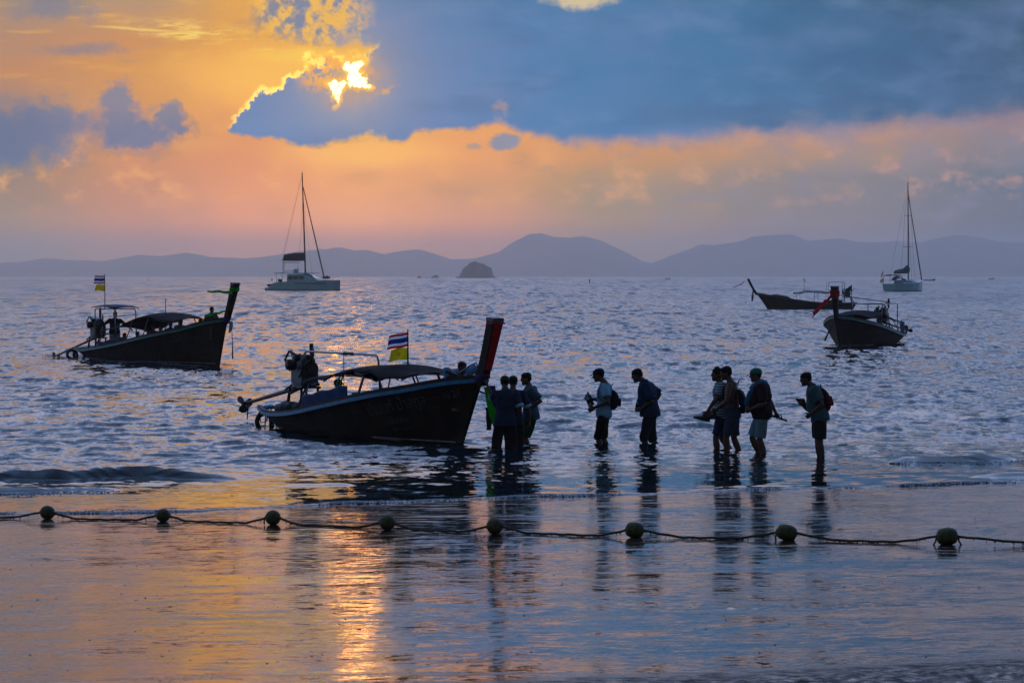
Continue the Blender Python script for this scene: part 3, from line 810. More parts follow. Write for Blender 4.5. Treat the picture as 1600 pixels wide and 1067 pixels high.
def build_longtail(label, loc, heading, L, zg, beam=1.0, rail=None, hullm=None, opt=None, group='longtail boats'):
    opt = opt or {}
    rail = rail or M_blue; hullm = hullm or M_hull
    root = thing('longtail_boat', label, 'longtail boat', loc, heading, group)
    h = Hull(L, zg, beam, opt.get('rake', .85), opt.get('zk', -.28))
    NT, NQ = 36, 9
    # outer skin, inner skin, stern board: one hull
    mb = MB()
    rings = []
    for i in range(NT + 1):
        t = i / NT
        ring = [h.pt(t, q / NQ, -1) for q in range(NQ, 0, -1)] + [h.pt(t, 0, 1)] + [h.pt(t, q / NQ, 1) for q in range(1, NQ + 1)]
        ins = [h.pt(t, max(q / NQ, .42), 1, .05) for q in range(NQ, 2, -1)] + [h.pt(t, max(q / NQ, .42), -1, .05) for q in range(3, NQ + 1)]
        rings.append(ring + ins)
    mb.loft(rings, True)
    hull = mb.ob('hull', hullm, root, smooth=False)
    # planking strakes standing a little proud of the skin
    for q in (.36, .48, .6, .72, .84):
        mb = MB()
        for side in (-1, 1):
            pts = []
            for i in range(0, 31):
                t = .02 + .955 * i / 30
                p = h.pt(t, q, side); pts.append(p + Vector((0, .004 * side, 0)))
            mb.tube(pts, .009, 4)
        mb.ob('plank_seam', hullm, root)
    # coloured rubbing strake and dark capping
    zt = []
    for side, nm in ((-1, 'rub_rail'), (1, 'rub_rail')):
        mb = MB(); rg = []
        for i in range(41):
            t = i / 40; p = h.gun(t, side)
            w = .035 if t < .97 else .02
            rg.append([p + Vector((0, side * w, -.085)), p + Vector((0, side * w, -.015)), p + Vector((0, -side * .01, -.015)), p + Vector((0, -side * .01, -.085))])
        mb.loft(rg); mb.ob(nm, rail, root)
        mb = MB(); rg = []
        for i in range(41):
            t = i / 40; p = h.gun(t, side); w = .05 if t < .97 else .02
            zz = .025 + .03 * min(1, max(0, (t - .3) / .5))
            rg.append([p + Vector((0, side * .03, -.012)), p + Vector((0, side * .03, zz)), p + Vector((0, -side * w, zz)), p + Vector((0, -side * w, -.012))])
        mb.loft(rg); mb.ob('gunwale_cap', M_hull2, root)
    # stern board rail
    mb = MB(); mb.tube([h.gun(0, -1, -.05), (h.gun(0, -1).x - .12, -.25 * beam, h.gun(0, 1).z - .04), (h.gun(0, -1).x - .12, .25 * beam, h.gun(0, 1).z - .04), h.gun(0, 1, -.05)], .045, 6)
    mb.ob('stern_rail', rail, root)
    # floor boards
    for k in range(5):
        mb = MB(); y0 = (-.5 + k * .25) * beam
        mb.box((L * .48, y0, .06), (L * .72, .235 * beam, .03)); mb.ob('floor_board', M_inner, root)
    # thwarts
    for t in opt.get('thwarts', (.3, .42, .54, .66)):
        z = lerp_tab(zg, t) - .16; w = abs(h.side_y(L * t, z, 1)) * 2 - .12
        MB().box((L * t, 0, z), (.24, w, .035)).ob('thwart', M_inner, root)
    # foredeck
    mb = MB()
    def fd(u, v):
        t = .86 + .125 * u; p = h.gun(t, -1); q = h.gun(t, 1)
        r = p.lerp(q, .06 + .88 * v); r.z -= .05 - .03 * math.sin(v * PI); return r
    mb.sheet(fd, 8, 6, .03); mb.ob('foredeck', M_inner, root)
    # waterline stripe
    mb = MB()
    for side in (-1, 1):
        pts = [h.pt(.70 + .29 * i / 12, (.07 - lerp_tab(h.zk, .7 + .29 * i / 12)) / (lerp_tab(zg, .7 + .29 * i / 12) - lerp_tab(h.zk, .7 + .29 * i / 12)), side) + Vector((0, side * .004, 0)) for i in range(13)]
        mb.tube(pts, .012, 4)
    mb.ob('waterline_stripe', M_grey, root)
    # pale bow panel seen on the far side
    if opt.get('bow_panel'):
        mb = MB()
        def bp(u, v):
            t = .90 + .095 * u; p = h.pt(t, .45 + .5 * v - .2 * u * (1 - v), opt['bow_panel']); p.y += .008 * opt['bow_panel']; return p
        mb.sheet(bp, 8, 8); mb.ob('bow_panel', M_grey, root)
    # stem and tall prow
    zb = lerp_tab(zg, 1.0); ph_ = opt.get('prow_h', 1.08); pl = opt.get('prow_l', .62)
    xb = h.gun(1, 1).x
    mb = MB(); rg = []
    for i in range(9):
        q = i / 8; p = h.pt(1.0, q, 1); x = p.x
        rg.append([Vector((x - .08, -.05, p.z)), Vector((x + .06, -.035, p.z)), Vector((x + .06, .035, p.z)), Vector((x - .08, .05, p.z))])
    mb.loft(rg); mb.ob('stem', hullm, root)
    path = []
    for i in range(13):
        u = i / 12
        x = xb - .02 + pl * (u ** .86); z = zb - .12 + (ph_ + .12) * u
        wy = .075 + (opt.get('prow_w', .125) - .075) * max(0, u) ** .8; wx = .085 + .02 * u + .05 * (1 - u) ** 3
        path.append((x, z, wy, wx))
    mb = MB(); mb.loft([[Vector((x - wx, -wy, z)), Vector((x + wx, -wy * .8, z - .03)), Vector((x + wx, wy * .8, z - .03)), Vector((x - wx, wy, z))] for x, z, wy, wx in path])
    prow = mb.ob('prow', opt.get('prow_mat', hullm), root)
    if opt.get('prow_red'):
        mb = MB(); mb.loft([[Vector((x + wx + .001, -wy * .62, z - .035)), Vector((x + wx + .014, -wy * .62, z - .035)), Vector((x + wx + .014, wy * .82, z - .035)), Vector((x + wx + .001, wy * .82, z - .035))] for x, z, wy, wx in path[3:]])
        mb.ob('front_panel', M_red, prow)
        x, z, wy, wx = path[-1]
        mb = MB(); mb.box((x, 0, z - .055), (wx * 2 + .03, wy * 2 + .02, .03)); mb.ob('top_band', M_red, prow)
    x, z, wy, wx = path[-1]
    mb = MB(); mb.loft([[Vector((x - wx - .012, -wy - .012, z - .01)), Vector((x + wx + .012, -wy * .8 - .012, z - .035)), Vector((x + wx + .012, wy * .8 + .012, z - .035)), Vector((x - wx - .012, wy + .012, z - .01))],
                        [Vector((x - wx - .005, -wy - .006, z + .055)), Vector((x + wx + .02, -wy * .8 - .006, z + .035)), Vector((x + wx + .02, wy * .8 + .006, z + .035)), Vector((x - wx - .005, wy + .006, z + .055))]])
    mb.ob('prow_cap', opt.get('cap_mat', M_pole), prow)
    # sashes
    for nm, mm, spec in opt.get('sashes', ()):
        mb = MB()
        if spec[0] == 'wrap':
            u0, u1 = spec[1], spec[2]
            rg = []
            for i in range(6):
                u = u0 + (u1 - u0) * i / 5
                k = u * 12; a = path[int(min(11, k))]; bb = path[int(min(11, k)) + 1]; f = k - int(min(11, k))
                x, z, wy, wx = [a[j] + (bb[j] - a[j]) * f for j in range(4)]
                e = .028 + .014 * math.sin(i * 2.4)
                rg.append([Vector((x + math.cos(q) * (wx + e) * 1.15, math.sin(q) * (wy + e) * 1.15, z)) for q in [2 * PI * k2 / 12 for k2 in range(12)]])
            mb.loft(rg); mb.ob(nm, mm, root, smooth=True)
        else:
            p0, p1, p2, w0, w1, wd = spec[1:]
            p0, p1, p2 = Vector(p0), Vector(p1), Vector(p2); wd = Vector(wd)
            def rb(u, v):
                p = p0 * (1 - u) ** 2 + p1 * 2 * u * (1 - u) + p2 * u * u
                w = w0 + (w1 - w0) * u
                return p + wd * (v - .5) * w + Vector((0.02 * math.sin(u * 9 + v * 3), 0.025 * math.sin(v * 7 + u * 4), .012 * math.sin(u * 14)))
            mb.sheet(rb, 18, 6, .006); mb.ob(nm, mm, root, smooth=True)
    # canopy
    c = opt.get('canopy')
    if c:
        s0, s1, zs, hw = c['s0'], c['s1'], c['z'], c['hw']
        mb = MB()
        def cz(u): return lerp_tab(zs, u)
        def cf(u, v):
            x = s0 + (s1 - s0) * u; a = (v - .5) * 2
            w = hw * (1 - .35 * max(0, (u - .8) / .2) ** 2)
            z = cz(u) - c.get('arch', .16) * a * a + .02 * math.sin(u * 19) * (1 - a * a * .3) - .02 * abs(math.sin(u * PI * c.get('bays', 4)))* (1 - abs(a))
            z -= (.025 * math.sin(u * 31) + .03) * (abs(a) > .93)
            return Vector((x, a * w, z))
        mb.sheet(cf, 40, 14, .012); cano = mb.ob('canopy', c.get('mat', M_canv), root, smooth=True)
        for k in range(c.get('bays', 4) + 1):
            u = k / c.get('bays', 4); u = min(max(u, .01), .985)
            pts = [cf(u, v / 10) + Vector((0, 0, -.03)) for v in range(11)]
            MB().tube(pts, .014, 6).ob('canopy_bow', M_pole, cano)
        for s_, kk in c['posts']:
            for side in (-1, 1):
                u = (s_ - s0) / (s1 - s0); top = cf(u, .5 + side * .46) + Vector((0, 0, -.03))
                t = s_ / L; bot = h.gun(t, side, -.02)
                MB().tube([bot + Vector((0, -side * .03, 0)), top], .020 * kk, 6).ob('canopy_post', M_pole, root)
        # dangling corners / rolled side curtain
        if c.get('roll'):
            a, bq = c['roll']; pa = cf(a, .02 if c.get('near', -1) < 0 else .98); pb = cf(bq, .02 if c.get('near', -1) < 0 else .98)
            MB().tube([pa + Vector((0, 0, -.05)), (pa + pb) / 2 + Vector((0, 0, -.09)), pb + Vector((0, 0, -.05))], .035, 8).ob('rolled_curtain', M_black, root, smooth=True)
    # side cloths
    for (a, bq, zt_, side, mm) in opt.get('cloths', ()):
        mb = MB()
        def sc(u, v):
            x = a + (bq - a) * u; p = h.gun(x / L, side); zb_ = p.z - .03
            top = zb_ + zt_ + .015 * math.sin(u * 17)
            return Vector((p.x, p.y - side * (.03 + .012 * math.sin(u * 26 + v * 2)), zb_ + (top - zb_) * v))
        mb.sheet(sc, 34, 6, .006); mb.ob('side_cloth', mm, root, smooth=True)
    # pipe arch over the helm
    a = opt.get('arch')
    if a:
        for side in a.get('sides', (0,)):
            y = side
            z0 = lerp_tab(zg, a['s0'] / L); z1 = lerp_tab(zg, a['s1'] / L)
            zt_ = a['z']
            pts = [(a['s0'] - a.get('lean', 0), y, z0 - .05), (a['s0'], y, zt_ - .10), (a['s0'] + .03, y, zt_ - .03), (a['s0'] + .10, y, zt_), (a['s1'] - .14, y, zt_), (a['s1'] - .05, y, zt_ - .03), (a['s1'], y, zt_ - .12), (a['s1'] + .10, y, z1 - .05)]
            MB().tube(pts, .022, 8).ob('pipe_arch', M_steel, root, smooth=True)
        if len(a.get('sides', (0,))) > 1:
            for s_ in (a['s0'] + .1, a['s1'] - .14):
                MB().tube([(s_, a['sides'][0], a['z']), (s_, a['sides'][1], a['z'])], .018, 6).ob('cross_pipe', M_steel, root)
        if a.get('roof'):
            mb = MB()
            w = max(abs(q) for q in a['sides']) + .1
            def rf(u, v):
                x = a['s0'] - .15 + (a['s1'] - a['s0'] + .25) * u; b_ = (v - .5) * 2
                return Vector((x, b_ * w, a['z'] + .05 + .06 * (1 - b_ * b_) + .05 * math.sin(u * PI) - .03 * (u > .97) - .02 * (abs(b_) > .95)))
            mb.sheet(rf, 24, 10, .015); mb.ob('helm_roof', a['roof'], root, smooth=True)
        if a.get('stay'):
            MB().tube([(a['stay'], a['sides'][0], a['z']), (a['stay'], a['sides'][0], .95)], .008, 5).ob('stay_wire', M_pole, root)
            MB().tube([(a['stay'], a['sides'][0], a['z']), (a['stay'] + .45, a['sides'][0], a['z'])], .034, 8).ob('foam_sleeve', M_black, root)
    # engine with its long tail
    e = opt['engine']; ex, ey, ez = e['at']; sc_ = e.get('s', 1.0)
    def E(x, y, z): return (ex + x * sc_, ey + y * sc_, ez + z * sc_)
    def S3(*v): return tuple(q * sc_ for q in v)
    mb = MB()
    mb.box(E(0, 0, .22), S3(.50, .34, .34)); mb.box(E(-.02, 0, .46), S3(.44, .26, .16)); mb.box(E(0, 0, .03), S3(.44, .28, .10))
    eng = mb.ob('engine', M_paintg, root, bevel=.02 * sc_)
    mb = MB()
    for k in range(4): mb.tube([E(-.17 + k * .11, 0, .5), E(-.17 + k * .11, 0, .60)], .04 * sc_, 8)
    mb.box(E(0, 0, .56), S3(.42, .14, .05)); mb.ob('valve_cover', M_iron, eng)
    mb = MB()
    mb.tube([E(.27, -.02, .34), E(.33, -.02, .34)], .15 * sc_, 16); mb.tube([E(.33, -.02, .34), E(.36, -.02, .34)], .10 * sc_, 14)
    mb.tube([E(.29, -.14, .10), E(.33, -.14, .10)], .08 * sc_, 12); mb.ob('flywheel', M_iron, eng)
    mb = MB(); mb.tube([E(.02, -.21, .42), E(.02, -.36, .42)], .10 * sc_, 14); mb.ball(E(.16, -.22, .55), .07 * sc_); mb.ob('air_filter', M_black, eng, smooth=True)
    mb = MB()
    for pts in ([(-.2, -.2, .3), (-.3, -.26, .5), (-.16, -.24, .66), (.05, -.2, .60)], [(.2, -.2, .2), (.38, -.22, .3), (.40, -.18, .52), (.22, -.1, .62)], [(.1, .1, .6), (.26, .05, .72), (.38, 0, .6), (.36, -.05, .4)],
                [(-.25, 0, .2), (-.38, -.08, .34), (-.36, -.05, .55), (-.2, 0, .6)], [(-.1, -.2, .05), (-.2, -.3, -.05), (.1, -.32, -.10), (.3, -.2, 0)]):
        mb.tube([E(*p) for p in pts], .022 * sc_, 6)
    mb.ob('hose', M_black, eng, smooth=True)
    mb = MB()
    xx = e.get('exhaust', -.18)
    mb.tube([E(xx + .08, .12, .5), E(xx, .16, .60), E(xx, .16, .70)], .028 * sc_, 8); mb.tube([E(xx, .16, .62), E(xx, .16, e.get('stack', .98))], .040 * sc_, 8)
    mb.ob('exhaust_pipe', M_iron, eng)
    mb = MB(); mb.box(E(-.46, -.02, .52), S3(.05, .04, .36), Matrix.Rotation(R(-38), 3, 'Y')); mb.ob('radiator_fin', M_steel, eng)
    mb = MB()
    for side in (-1, 1):
        mb.tube([E(-.30, side * .16, -.02), E(-.38, side * .2, -.42)], .025 * sc_, 6)
        mb.tube([E(.22, side * .16, -.02), E(.26, side * .2, -.40)], .025 * sc_, 6)
        mb.tube([E(-.30, side * .17, 0), E(.3, side * .17, 0)], .025 * sc_, 6)
        mb.tube([E(-.30, side * .16, -.02), E(-.55, side * .08, -.42)], .02 * sc_, 6)
    mb.ob('engine_stand', M_iron, root)
    # tiller arm forward
    th = e['tiller']
    mb = MB(); mb.tube([E(.2, .05, .05), (th[0] - .3, th[1], th[2] - .02), th], .024, 8); mb.tube([Vector(th) - Vector((.16, 0, 0)), Vector(th) + Vector((.02, 0, .005))], .034, 8); mb.ob('tiller', M_iron, root, smooth=True)
    # tail shaft and propeller
    tp = Vector(e['tail']); st = Vector(E(-.2, 0, .0)); d = (tp - st).normalized()
    mb = MB(); mb.tube([st, st + d * .25, tp], [.075, .05, .036], 10)
    sh = mb.ob('tail_shaft', M_steel if e.get('pale') else M_iron, root, smooth=True)
    mb = MB(); mb.tube([tp - d * .08, tp + d * .10], [.05, .03], 10)
    u_ = d.cross(Vector((0, 1, 0))).normalized(); w_ = d.cross(u_)
    pr = .15 * e.get('ps', 1)
    for k in range(3):
        a_ = 2 * PI * k / 3 + e.get('pa', .6); r1 = u_ * math.cos(a_) + w_ * math.sin(a_); r2 = d.cross(r1)
        mb.loft([[tp + r1 * (.02 + pr * q) + r2 * (wd_ * c1) + d * (wd_ * .5 * c1 + c2 * .006) for c1, c2 in ((-1, -1), (1, -1), (1, 1), (-1, 1))] for q, wd_ in ((0, .03), (.35, .075), (.7, .085), (.95, .06), (1.05, .02))])
    mb.ob('propeller', M_iron, sh)
    if e.get('skeg', True):
        sk = tp - d * .22
        mb = MB(); mb.tube([sk, sk + Vector((-.06, 0, -.36)), ], [.022, .012], 6); mb.box(sk + Vector((0, 0, -.05)), (.16, .012, .10)); mb.ob('skeg', M_iron, sh)
    # flags
    for (fx, fy, z0, z1, dirv, w, hh, kinds) in opt.get('flags', ()):
        pole = MB().tube([(fx, fy, z0), (fx, fy, z1)], [.018, .012], 8).ob('flagpole', M_black, root)
        zz = z1 - .05
        for kd, sag, phz, tap in kinds:
            if kd == 'T': flag('striped_flag', M_flag, pole, (fx, fy, zz), w, hh, dirv, sag, .04, phz, tap)
            else: flag('yellow_flag', M_yellow, pole, (fx, fy, zz), w * .93, hh * .85, dirv, sag, .06, phz, tap)
            zz -= hh * 1.12
    # painted lettering on the side
    for txt, size, x0, z0, slope_, side in opt.get('letters', ()):
        me = text_mesh(txt, size)
        ww = max((v.co.x for v in me.vertices), default=0)
        for v in me.vertices:
            lx = v.co.x if side < 0 else ww - v.co.x
            x = x0 + lx; z = z0 + v.co.y + lx * slope_
            v.co = (x, h.side_y(x, z, side) + side * .012, z)
        me.update()
        link('lettering', me, M_letter, root)
    return root, h

# ------------------------------------------------------------------ people
def voxel(mb, name, vox, wr=0.0, wfreq=9.0, seed=0.0, smooth_it=2):
    me = mb.me(name + '_raw')
    o = bpy.data.objects.new(name, me); col.objects.link(o)
    md = o.modifiers.new('r', 'REMESH'); md.mode = 'VOXEL'; md.voxel_size = vox; md.use_smooth_shade = True
    sm = o.modifiers.new('s', 'SMOOTH'); sm.iterations = smooth_it; sm.factor = 0.5
    dg = bpy.context.evaluated_depsgraph_get()
    me2 = bpy.data.meshes.new_from_object(o.evaluated_get(dg))
    bpy.data.objects.remove(o); bpy.data.meshes.remove(me)
    me2.name = name
    if wr:
        n = len(me2.vertices)
        co = np.empty(n * 3); me2.vertices.foreach_get('co', co); co = co.reshape(-1, 3)
        no = np.empty(n * 3); me2.vertices.foreach_get('normal', no); no = no.reshape(-1, 3)
        q = co * wfreq + seed
        w = np.sin(q[:, 0] * 1.3 + 2.1 * np.sin(q[:, 2] * .8 + q[:, 1])) * np.sin(q[:, 1] * 1.7 + 1.4 * np.sin(q[:, 0] * .9 - q[:, 2] * 1.1)) + .6 * np.sin(q[:, 2] * 2.2 + 2 * np.sin(q[:, 0] + q[:, 1] * 1.4))
        co = co + no * (w * wr)[:, None]
        me2.vertices.foreach_set('co', co.ravel()); me2.update()
    me2.polygons.foreach_set('use_smooth', [True] * len(me2.polygons))
    return me2

def ring(c, rx, ry, fwd, up, n=16, sq=0.0):
    """ellipse: rx sideways, ry along fwd, in the plane normal to up"""
    side = up.cross(fwd).normalized(); f = side.cross(up).normalized()
    out = []
    for k in range(n):
        a = 2 * PI * k / n; ca, sa = math.cos(a), math.sin(a)
        e = 1 - sq
        ca = math.copysign(abs(ca) ** e, ca); sa = math.copysign(abs(sa) ** e, sa)
        out.append(c + side * rx * ca + f * ry * sa)
    return out

SKINS = {}
def skin(c):
    if c not in SKINS: SKINS[c] = mat('skin', c, 0.55, 0.12, 14.0)
    return SKINS[c]
CL = {}
def cloth(c, transl=0.0):
    k = (c, transl)
    if k not in CL: CL[k] = mat('fabric', c, 0.9, 0.16, 10.0, spec=0.15, transl=transl)
    return CL[k]
M_hair = mat('black_hair', (26, 20, 18), 0.7, 0.3, 40.0, spec=0.12)

def striped(name, a, b_, freq):
    m, g, b = new_mat(name); t = g.n.new('ShaderNodeTexCoord'); x, y, z = g.sep(V(g, t.outputs['Object']))
    g.put(b.inputs['Base Color'], g.mix(g.ss(g.m('SINE', z * freq), -.2, .2), lin(a), lin(b_))); b.inputs['Roughness'].default_value = .9
    return m

def hand(mb, w, d, palm_n, curl, side, spread=.0, k=1.0):
    """five fingers; w wrist, d pointing direction, palm_n palm normal (towards which the fingers curl)"""
    d = d.normalized(); pn = (palm_n - d * palm_n.dot(d)).normalized(); s = d.cross(pn).normalized() * side
    mb.loft([[w + d * (t * k) + s * (a * wd * k) + pn * (b * th * k) for a, b in ((-1, -.7), (0, -1), (1, -.7), (1, .7), (0, 1), (-1, .7))] for t, wd, th in ((-.01, .024, .018), (.02, .030, .019), (.055, .040, .018), (.09, .040, .015))])
    L4 = (.066, .074, .070, .056); off = (-.030, -.010, .010, .029)
    for i in range(4):
        base = w + d * (.082 * k) + s * (off[i] * k); dd = (d + s * (off[i] * spread * 14)).normalized(); p = base; pts = [base - dd * .02]
        ang = 0
        for q in (.42, .32, .26):
            pts.append(p.copy()); ang += curl * (.75 if q == .42 else 1.0)
            p = p + (dd * math.cos(ang) + pn * math.sin(ang)) * L4[i] * q * k
        pts.append(p.copy())
        mb.tube(pts, [.010 * k, .0105 * k, .010 * k, .0095 * k, .007 * k], 7)
    tb = w + d * .02 * k - s * .028 * k
    t1 = tb + (d * .6 - s * .7 + pn * .25).normalized() * .038 * k; t2 = t1 + (d * .85 - s * .25 + pn * (.3 + curl * .4)).normalized() * .034 * k; t3 = t2 + (d * .9 + pn * (.3 + curl * .6)).normalized() * .024 * k
    mb.tube([tb, t1, t2, t3], [.014 * k, .012 * k, .011 * k, .008 * k], 7)

def person(label, loc, rz, P, group=None):
    k = P.get('h', 1.75) / 1.75; W = P.get('w', 1.0)
    vox = P.get('vox', .0095)
    root = thing('person', label, 'person', loc, rz, group)
    V3 = Vector; X_ = V3((1, 0, 0)); Z_ = V3((0, 0, 1))
    pel = V3(P.get('pelvis', (0, 0, .93))) * k
    lean = R(P.get('lean', 0)); yaw = R(P.get('twist', 0)); roll = R(P.get('roll', 0))
    M = Matrix.Rotation(yaw, 3, 'Z') @ Matrix.Rotation(lean, 3, 'Y') @ Matrix.Rotation(roll, 3, 'X')
    slump = P.get('slump', .02)
    def up(x, y, z, b=0.0):            # point on the upper body, z above the pelvis
        return pel + M @ V3((x + slump * (z / .5) ** 2 * 1.0 + b, y, z)) * k
    upd = M @ Z_; fw = M @ X_
    # ---- torso rings
    g_ = P.get('belly', 0.0)
    TR = [(-.10, .150, .112, 0), (-.04, .168, .122, -.004), (.04, .163, .115 + g_ * .3, .004), (.12, .146, .104 + g_, .012 + g_ * .6), (.20, .146, .104 + g_, .012 + g_ * .7), (.29, .160, .112 + g_ * .5, .004), (.38, .172, .116, -.004), (.44, .168, .104, -.012), (.495, .130, .078, -.018), (.525, .068, .060, -.008), (.56, .054, .056, .004)]
    def trings(infl, z0, z1, extra=0.0, sqz=.12):
        rr = []
        zs = [z0] + [a[0] for a in TR if z0 < a[0] < z1] + [z1]
        for z in zs:
            za = [a[0] for a in TR]
            f = lambda j: float(np.interp(z, za, [a[j] for a in TR]))
            lo = max(0, (z0 + .22 - z) / .22) * extra
            rr.append(ring(up(f(3), 0, z), (f(1) * W + infl + lo) * k, (f(2) * (W * .5 + .5) + infl + lo) * k, fw, upd, 18, sqz))
        return rr
    mb = MB(); mb.loft(trings(0, -.10, .56))
    # ---- head
    nk = up(.004, 0, .54); hp = R(P.get('head_pitch', 0)); hy = R(P.get('head_yaw', 0)); hr = R(P.get('head_roll', 0))
    HM = Matrix.Rotation(hy, 3, 'Z') @ Matrix.Rotation(hp + lean * P.get('head_follow', .4), 3, 'Y') @ Matrix.Rotation(hr, 3, 'X')
    hf = P.get('head_fwd', .025)
    hc = nk + (M @ V3((hf, 0, .0)) + HM @ V3((.012, 0, .115))) * k
    def hd(x, y, z): return hc + HM @ V3((x, y, z)) * k
    mb.tube([up(-.005, 0, .47), nk, hd(-.018, 0, -.06)], [.06 * k, .055 * k, .054 * k], 12)
    hfw = HM @ X_; hup = HM @ Z_
    HR = [(-.118, .020, .022, .055), (-.108, .036, .040, .046), (-.088, .050, .060, .034), (-.060, .060, .078, .016), (-.025, .068, .090, .004), (.015, .073, .096, 0), (.050, .073, .096, -.002), (.082, .063, .084, -.006), (.104, .042, .058, -.010), (.114, .016, .022, -.012)]
    mb.loft([ring(hd(x, 0, z), rx * k, ry * k, hfw, hup, 16) for z, rx, ry, x in HR])
    mb.loft([ring(hd(*c), a * k, b * k, hfw, hup, 8) for c, a, b in (((.090, 0, .022), .010, .008), ((.100, 0, .0), .013, .014), ((.108, 0, -.020), .017, .018), ((.098, 0, -.032), .015, .014))])   # nose
    mb.ball(hd(.086, 0, .030), (.018 * k, .046 * k, .010 * k), 10, 6, HM)           # brow
    mb.ball(hd(.084, 0, -.052), (.016 * k, .026 * k, .008 * k), 10, 6, HM); mb.ball(hd(.082, 0, -.064), (.016 * k, .023 * k, .008 * k), 10, 6, HM)   # lips
    mb.ball(hd(.080, 0, -.094), (.018 * k, .022 * k, .016 * k), 10, 6, HM)           # chin
    for s in (-1, 1):
        mb.ball(hd(-.006, s * .075, -.008), (.018 * k, .009 * k, .032 * k), 8, 6, HM)   # ear
        mb.ball(hd(.078, s * .030, .010), (.010 * k, .013 * k, .008 * k), 8, 6, HM)
    # ---- arms
    arms = {}
    for s, nm in ((-1, 'ra'), (1, 'la')):
        sh = up(-.012, s * .185 * W, .445)
        a = P.get(nm, {})
        el = V3(a['el']) * k if 'el' in a else sh + V3((-.03, s * .05, -.29)) * k
        wr = V3(a['wr']) * k if 'wr' in a else el + V3((.05, 0, -.25)) * k
        # keep real bone lengths
        el = sh + (el - sh).normalized() * .285 * k; wr = el + (wr - el).normalized() * .255 * k
        arms[s] = (sh, el, wr)
        A = P.get('arm', 1.0)
        mb.tube([up(-.01, s * .10, .44), sh, sh.lerp(el, .35), sh.lerp(el, .75), el, el.lerp(wr, .3), el.lerp(wr, .7), wr],
                [.060 * k, .058 * k * A, .050 * k * A, .043 * k * A, .038 * k * A, .041 * k * A, .033 * k, .026 * k], 10)
        d = V3(a.get('hd', (wr - el).normalized())); pn = V3(a.get('pn', (0.2, -s, 0)))
        hand(mb, wr, d, pn, a.get('curl', .5), s, a.get('spread', 0), k)
    # ---- legs
    legs = {}
    for s, nm in ((-1, 'rl'), (1, 'll')):
        a = P.get(nm, {})
        hip = pel + Matrix.Rotation(yaw * .5, 3, 'Z') @ V3((0, s * .092, -.04)) * k
        an = V3(a.get('an', (0.0, s * .11, .08))) * k
        kn = V3(a['kn']) * k if 'kn' in a else None
        Lt, Ls = .43 * k, .42 * k
        if kn is None:
            v = an - hip; dist = min(v.length, (Lt + Ls) * .999); a_ = (Lt * Lt - Ls * Ls + dist * dist) / (2 * dist)
            hgt = math.sqrt(max(0, Lt * Lt - a_ * a_)); vn = v.normalized(); fwd = (X_ - vn * X_.dot(vn)).normalized()
            kn = hip + vn * a_ + fwd * hgt; an = hip + vn * dist
        else:
            kn = hip + (kn - hip).normalized() * Lt; an = kn + (an - kn).normalized() * Ls
        legs[s] = (hip, kn, an); Q = P.get('leg', 1.0)
        mb.tube([hip + V3((0, 0, .05)) * k, hip, hip.lerp(kn, .35), hip.lerp(kn, .8), kn, kn.lerp(an, .28), kn.lerp(an, .65), an, an - V3((0, 0, .03)) * k],
                [.080 * k * Q, .088 * k * Q, .082 * k * Q, .060 * k * Q, .054 * k * Q, .060 * k * Q, .044 * k * Q, .036 * k, .036 * k], 12)
        fd = V3(a.get('fd', (1, s * .15, 0))).normalized(); fs = Z_.cross(fd)
        mb.loft([[an + fd * (t * k) + fs * (q * w_ * k) + Z_ * (zz * k) for q, zz in ((-1, -.075), (-1, -.05), (-.6, hh), (.6, hh), (1, -.05), (1, -.075))] for t, w_, hh in ((-.055, .028, -.03), (-.03, .034, .0), (.03, .038, .0), (.10, .046, -.035), (.16, .044, -.052), (.19, .028, -.06))])
    body = link('body', voxel(mb, 'body', vox), skin(P.get('skin', (120, 78, 56))), root)
    # ---- clothes
    cv = vox * 1.25
    sp = P.get('shirt')
    if sp:
        m2 = MB(); lo = sp.get('hem', -.12)
        m2.loft(trings(sp.get('loose', .018), lo, .515, sp.get('flare', .02)))
        for s in (-1, 1):
            sh, el, wr = arms[s]; sl = sp.get('sleeve', .62); f = sp.get('sl_r', 1.0)
            pts = [up(-.01, s * .09, .435), sh, sh.lerp(el, .4)]; rr = [.072 * k, .074 * k * f, .070 * k * f]
            if sl <= 1: pts.append(sh.lerp(el, sl)); rr.append(.072 * k * f)
            else: pts += [el, el.lerp(wr, sl - 1)]; rr += [.056 * k, .045 * k]
            if sl > 0: m2.tube(pts, rr, 12)
        if sp.get('collar'): m2.tube([up(0, 0, .50), up(.0, 0, .555)], [.078 * k, .066 * k], 12)
        link(sp.get('name', 'shirt'), voxel(m2, 'shirt', cv, .006 * k, 9.0, sp.get('seed', 0)), sp['m'], root)
    sp = P.get('shorts')
    if sp:
        m2 = MB()
        m2.loft(trings(.014, -.13, sp.get('top', .05), 0))
        for s in (-1, 1):
            hip, kn, an = legs[s]; ln = sp.get('len', .85); f = sp.get('r', 1.0)
            pts = [hip + V3((0, 0, .06)) * k, hip, hip.lerp(kn, .4), hip.lerp(kn, min(ln, 1.0))]; rr = [.090 * k, .103 * k * f, .104 * k * f, .098 * k * f * sp.get('cuff', 1)]
            if ln > 1: pts += [kn.lerp(an, ln - 1)]; rr += [.080 * k * f]
            m2.tube(pts, rr, 14)
        link(sp.get('name', 'shorts'), voxel(m2, 'shorts', cv, .006 * k, 8.0, sp.get('seed', 3)), sp['m'], root)
    # ---- hair or cap
    hr_ = P.get('hair', 'short')
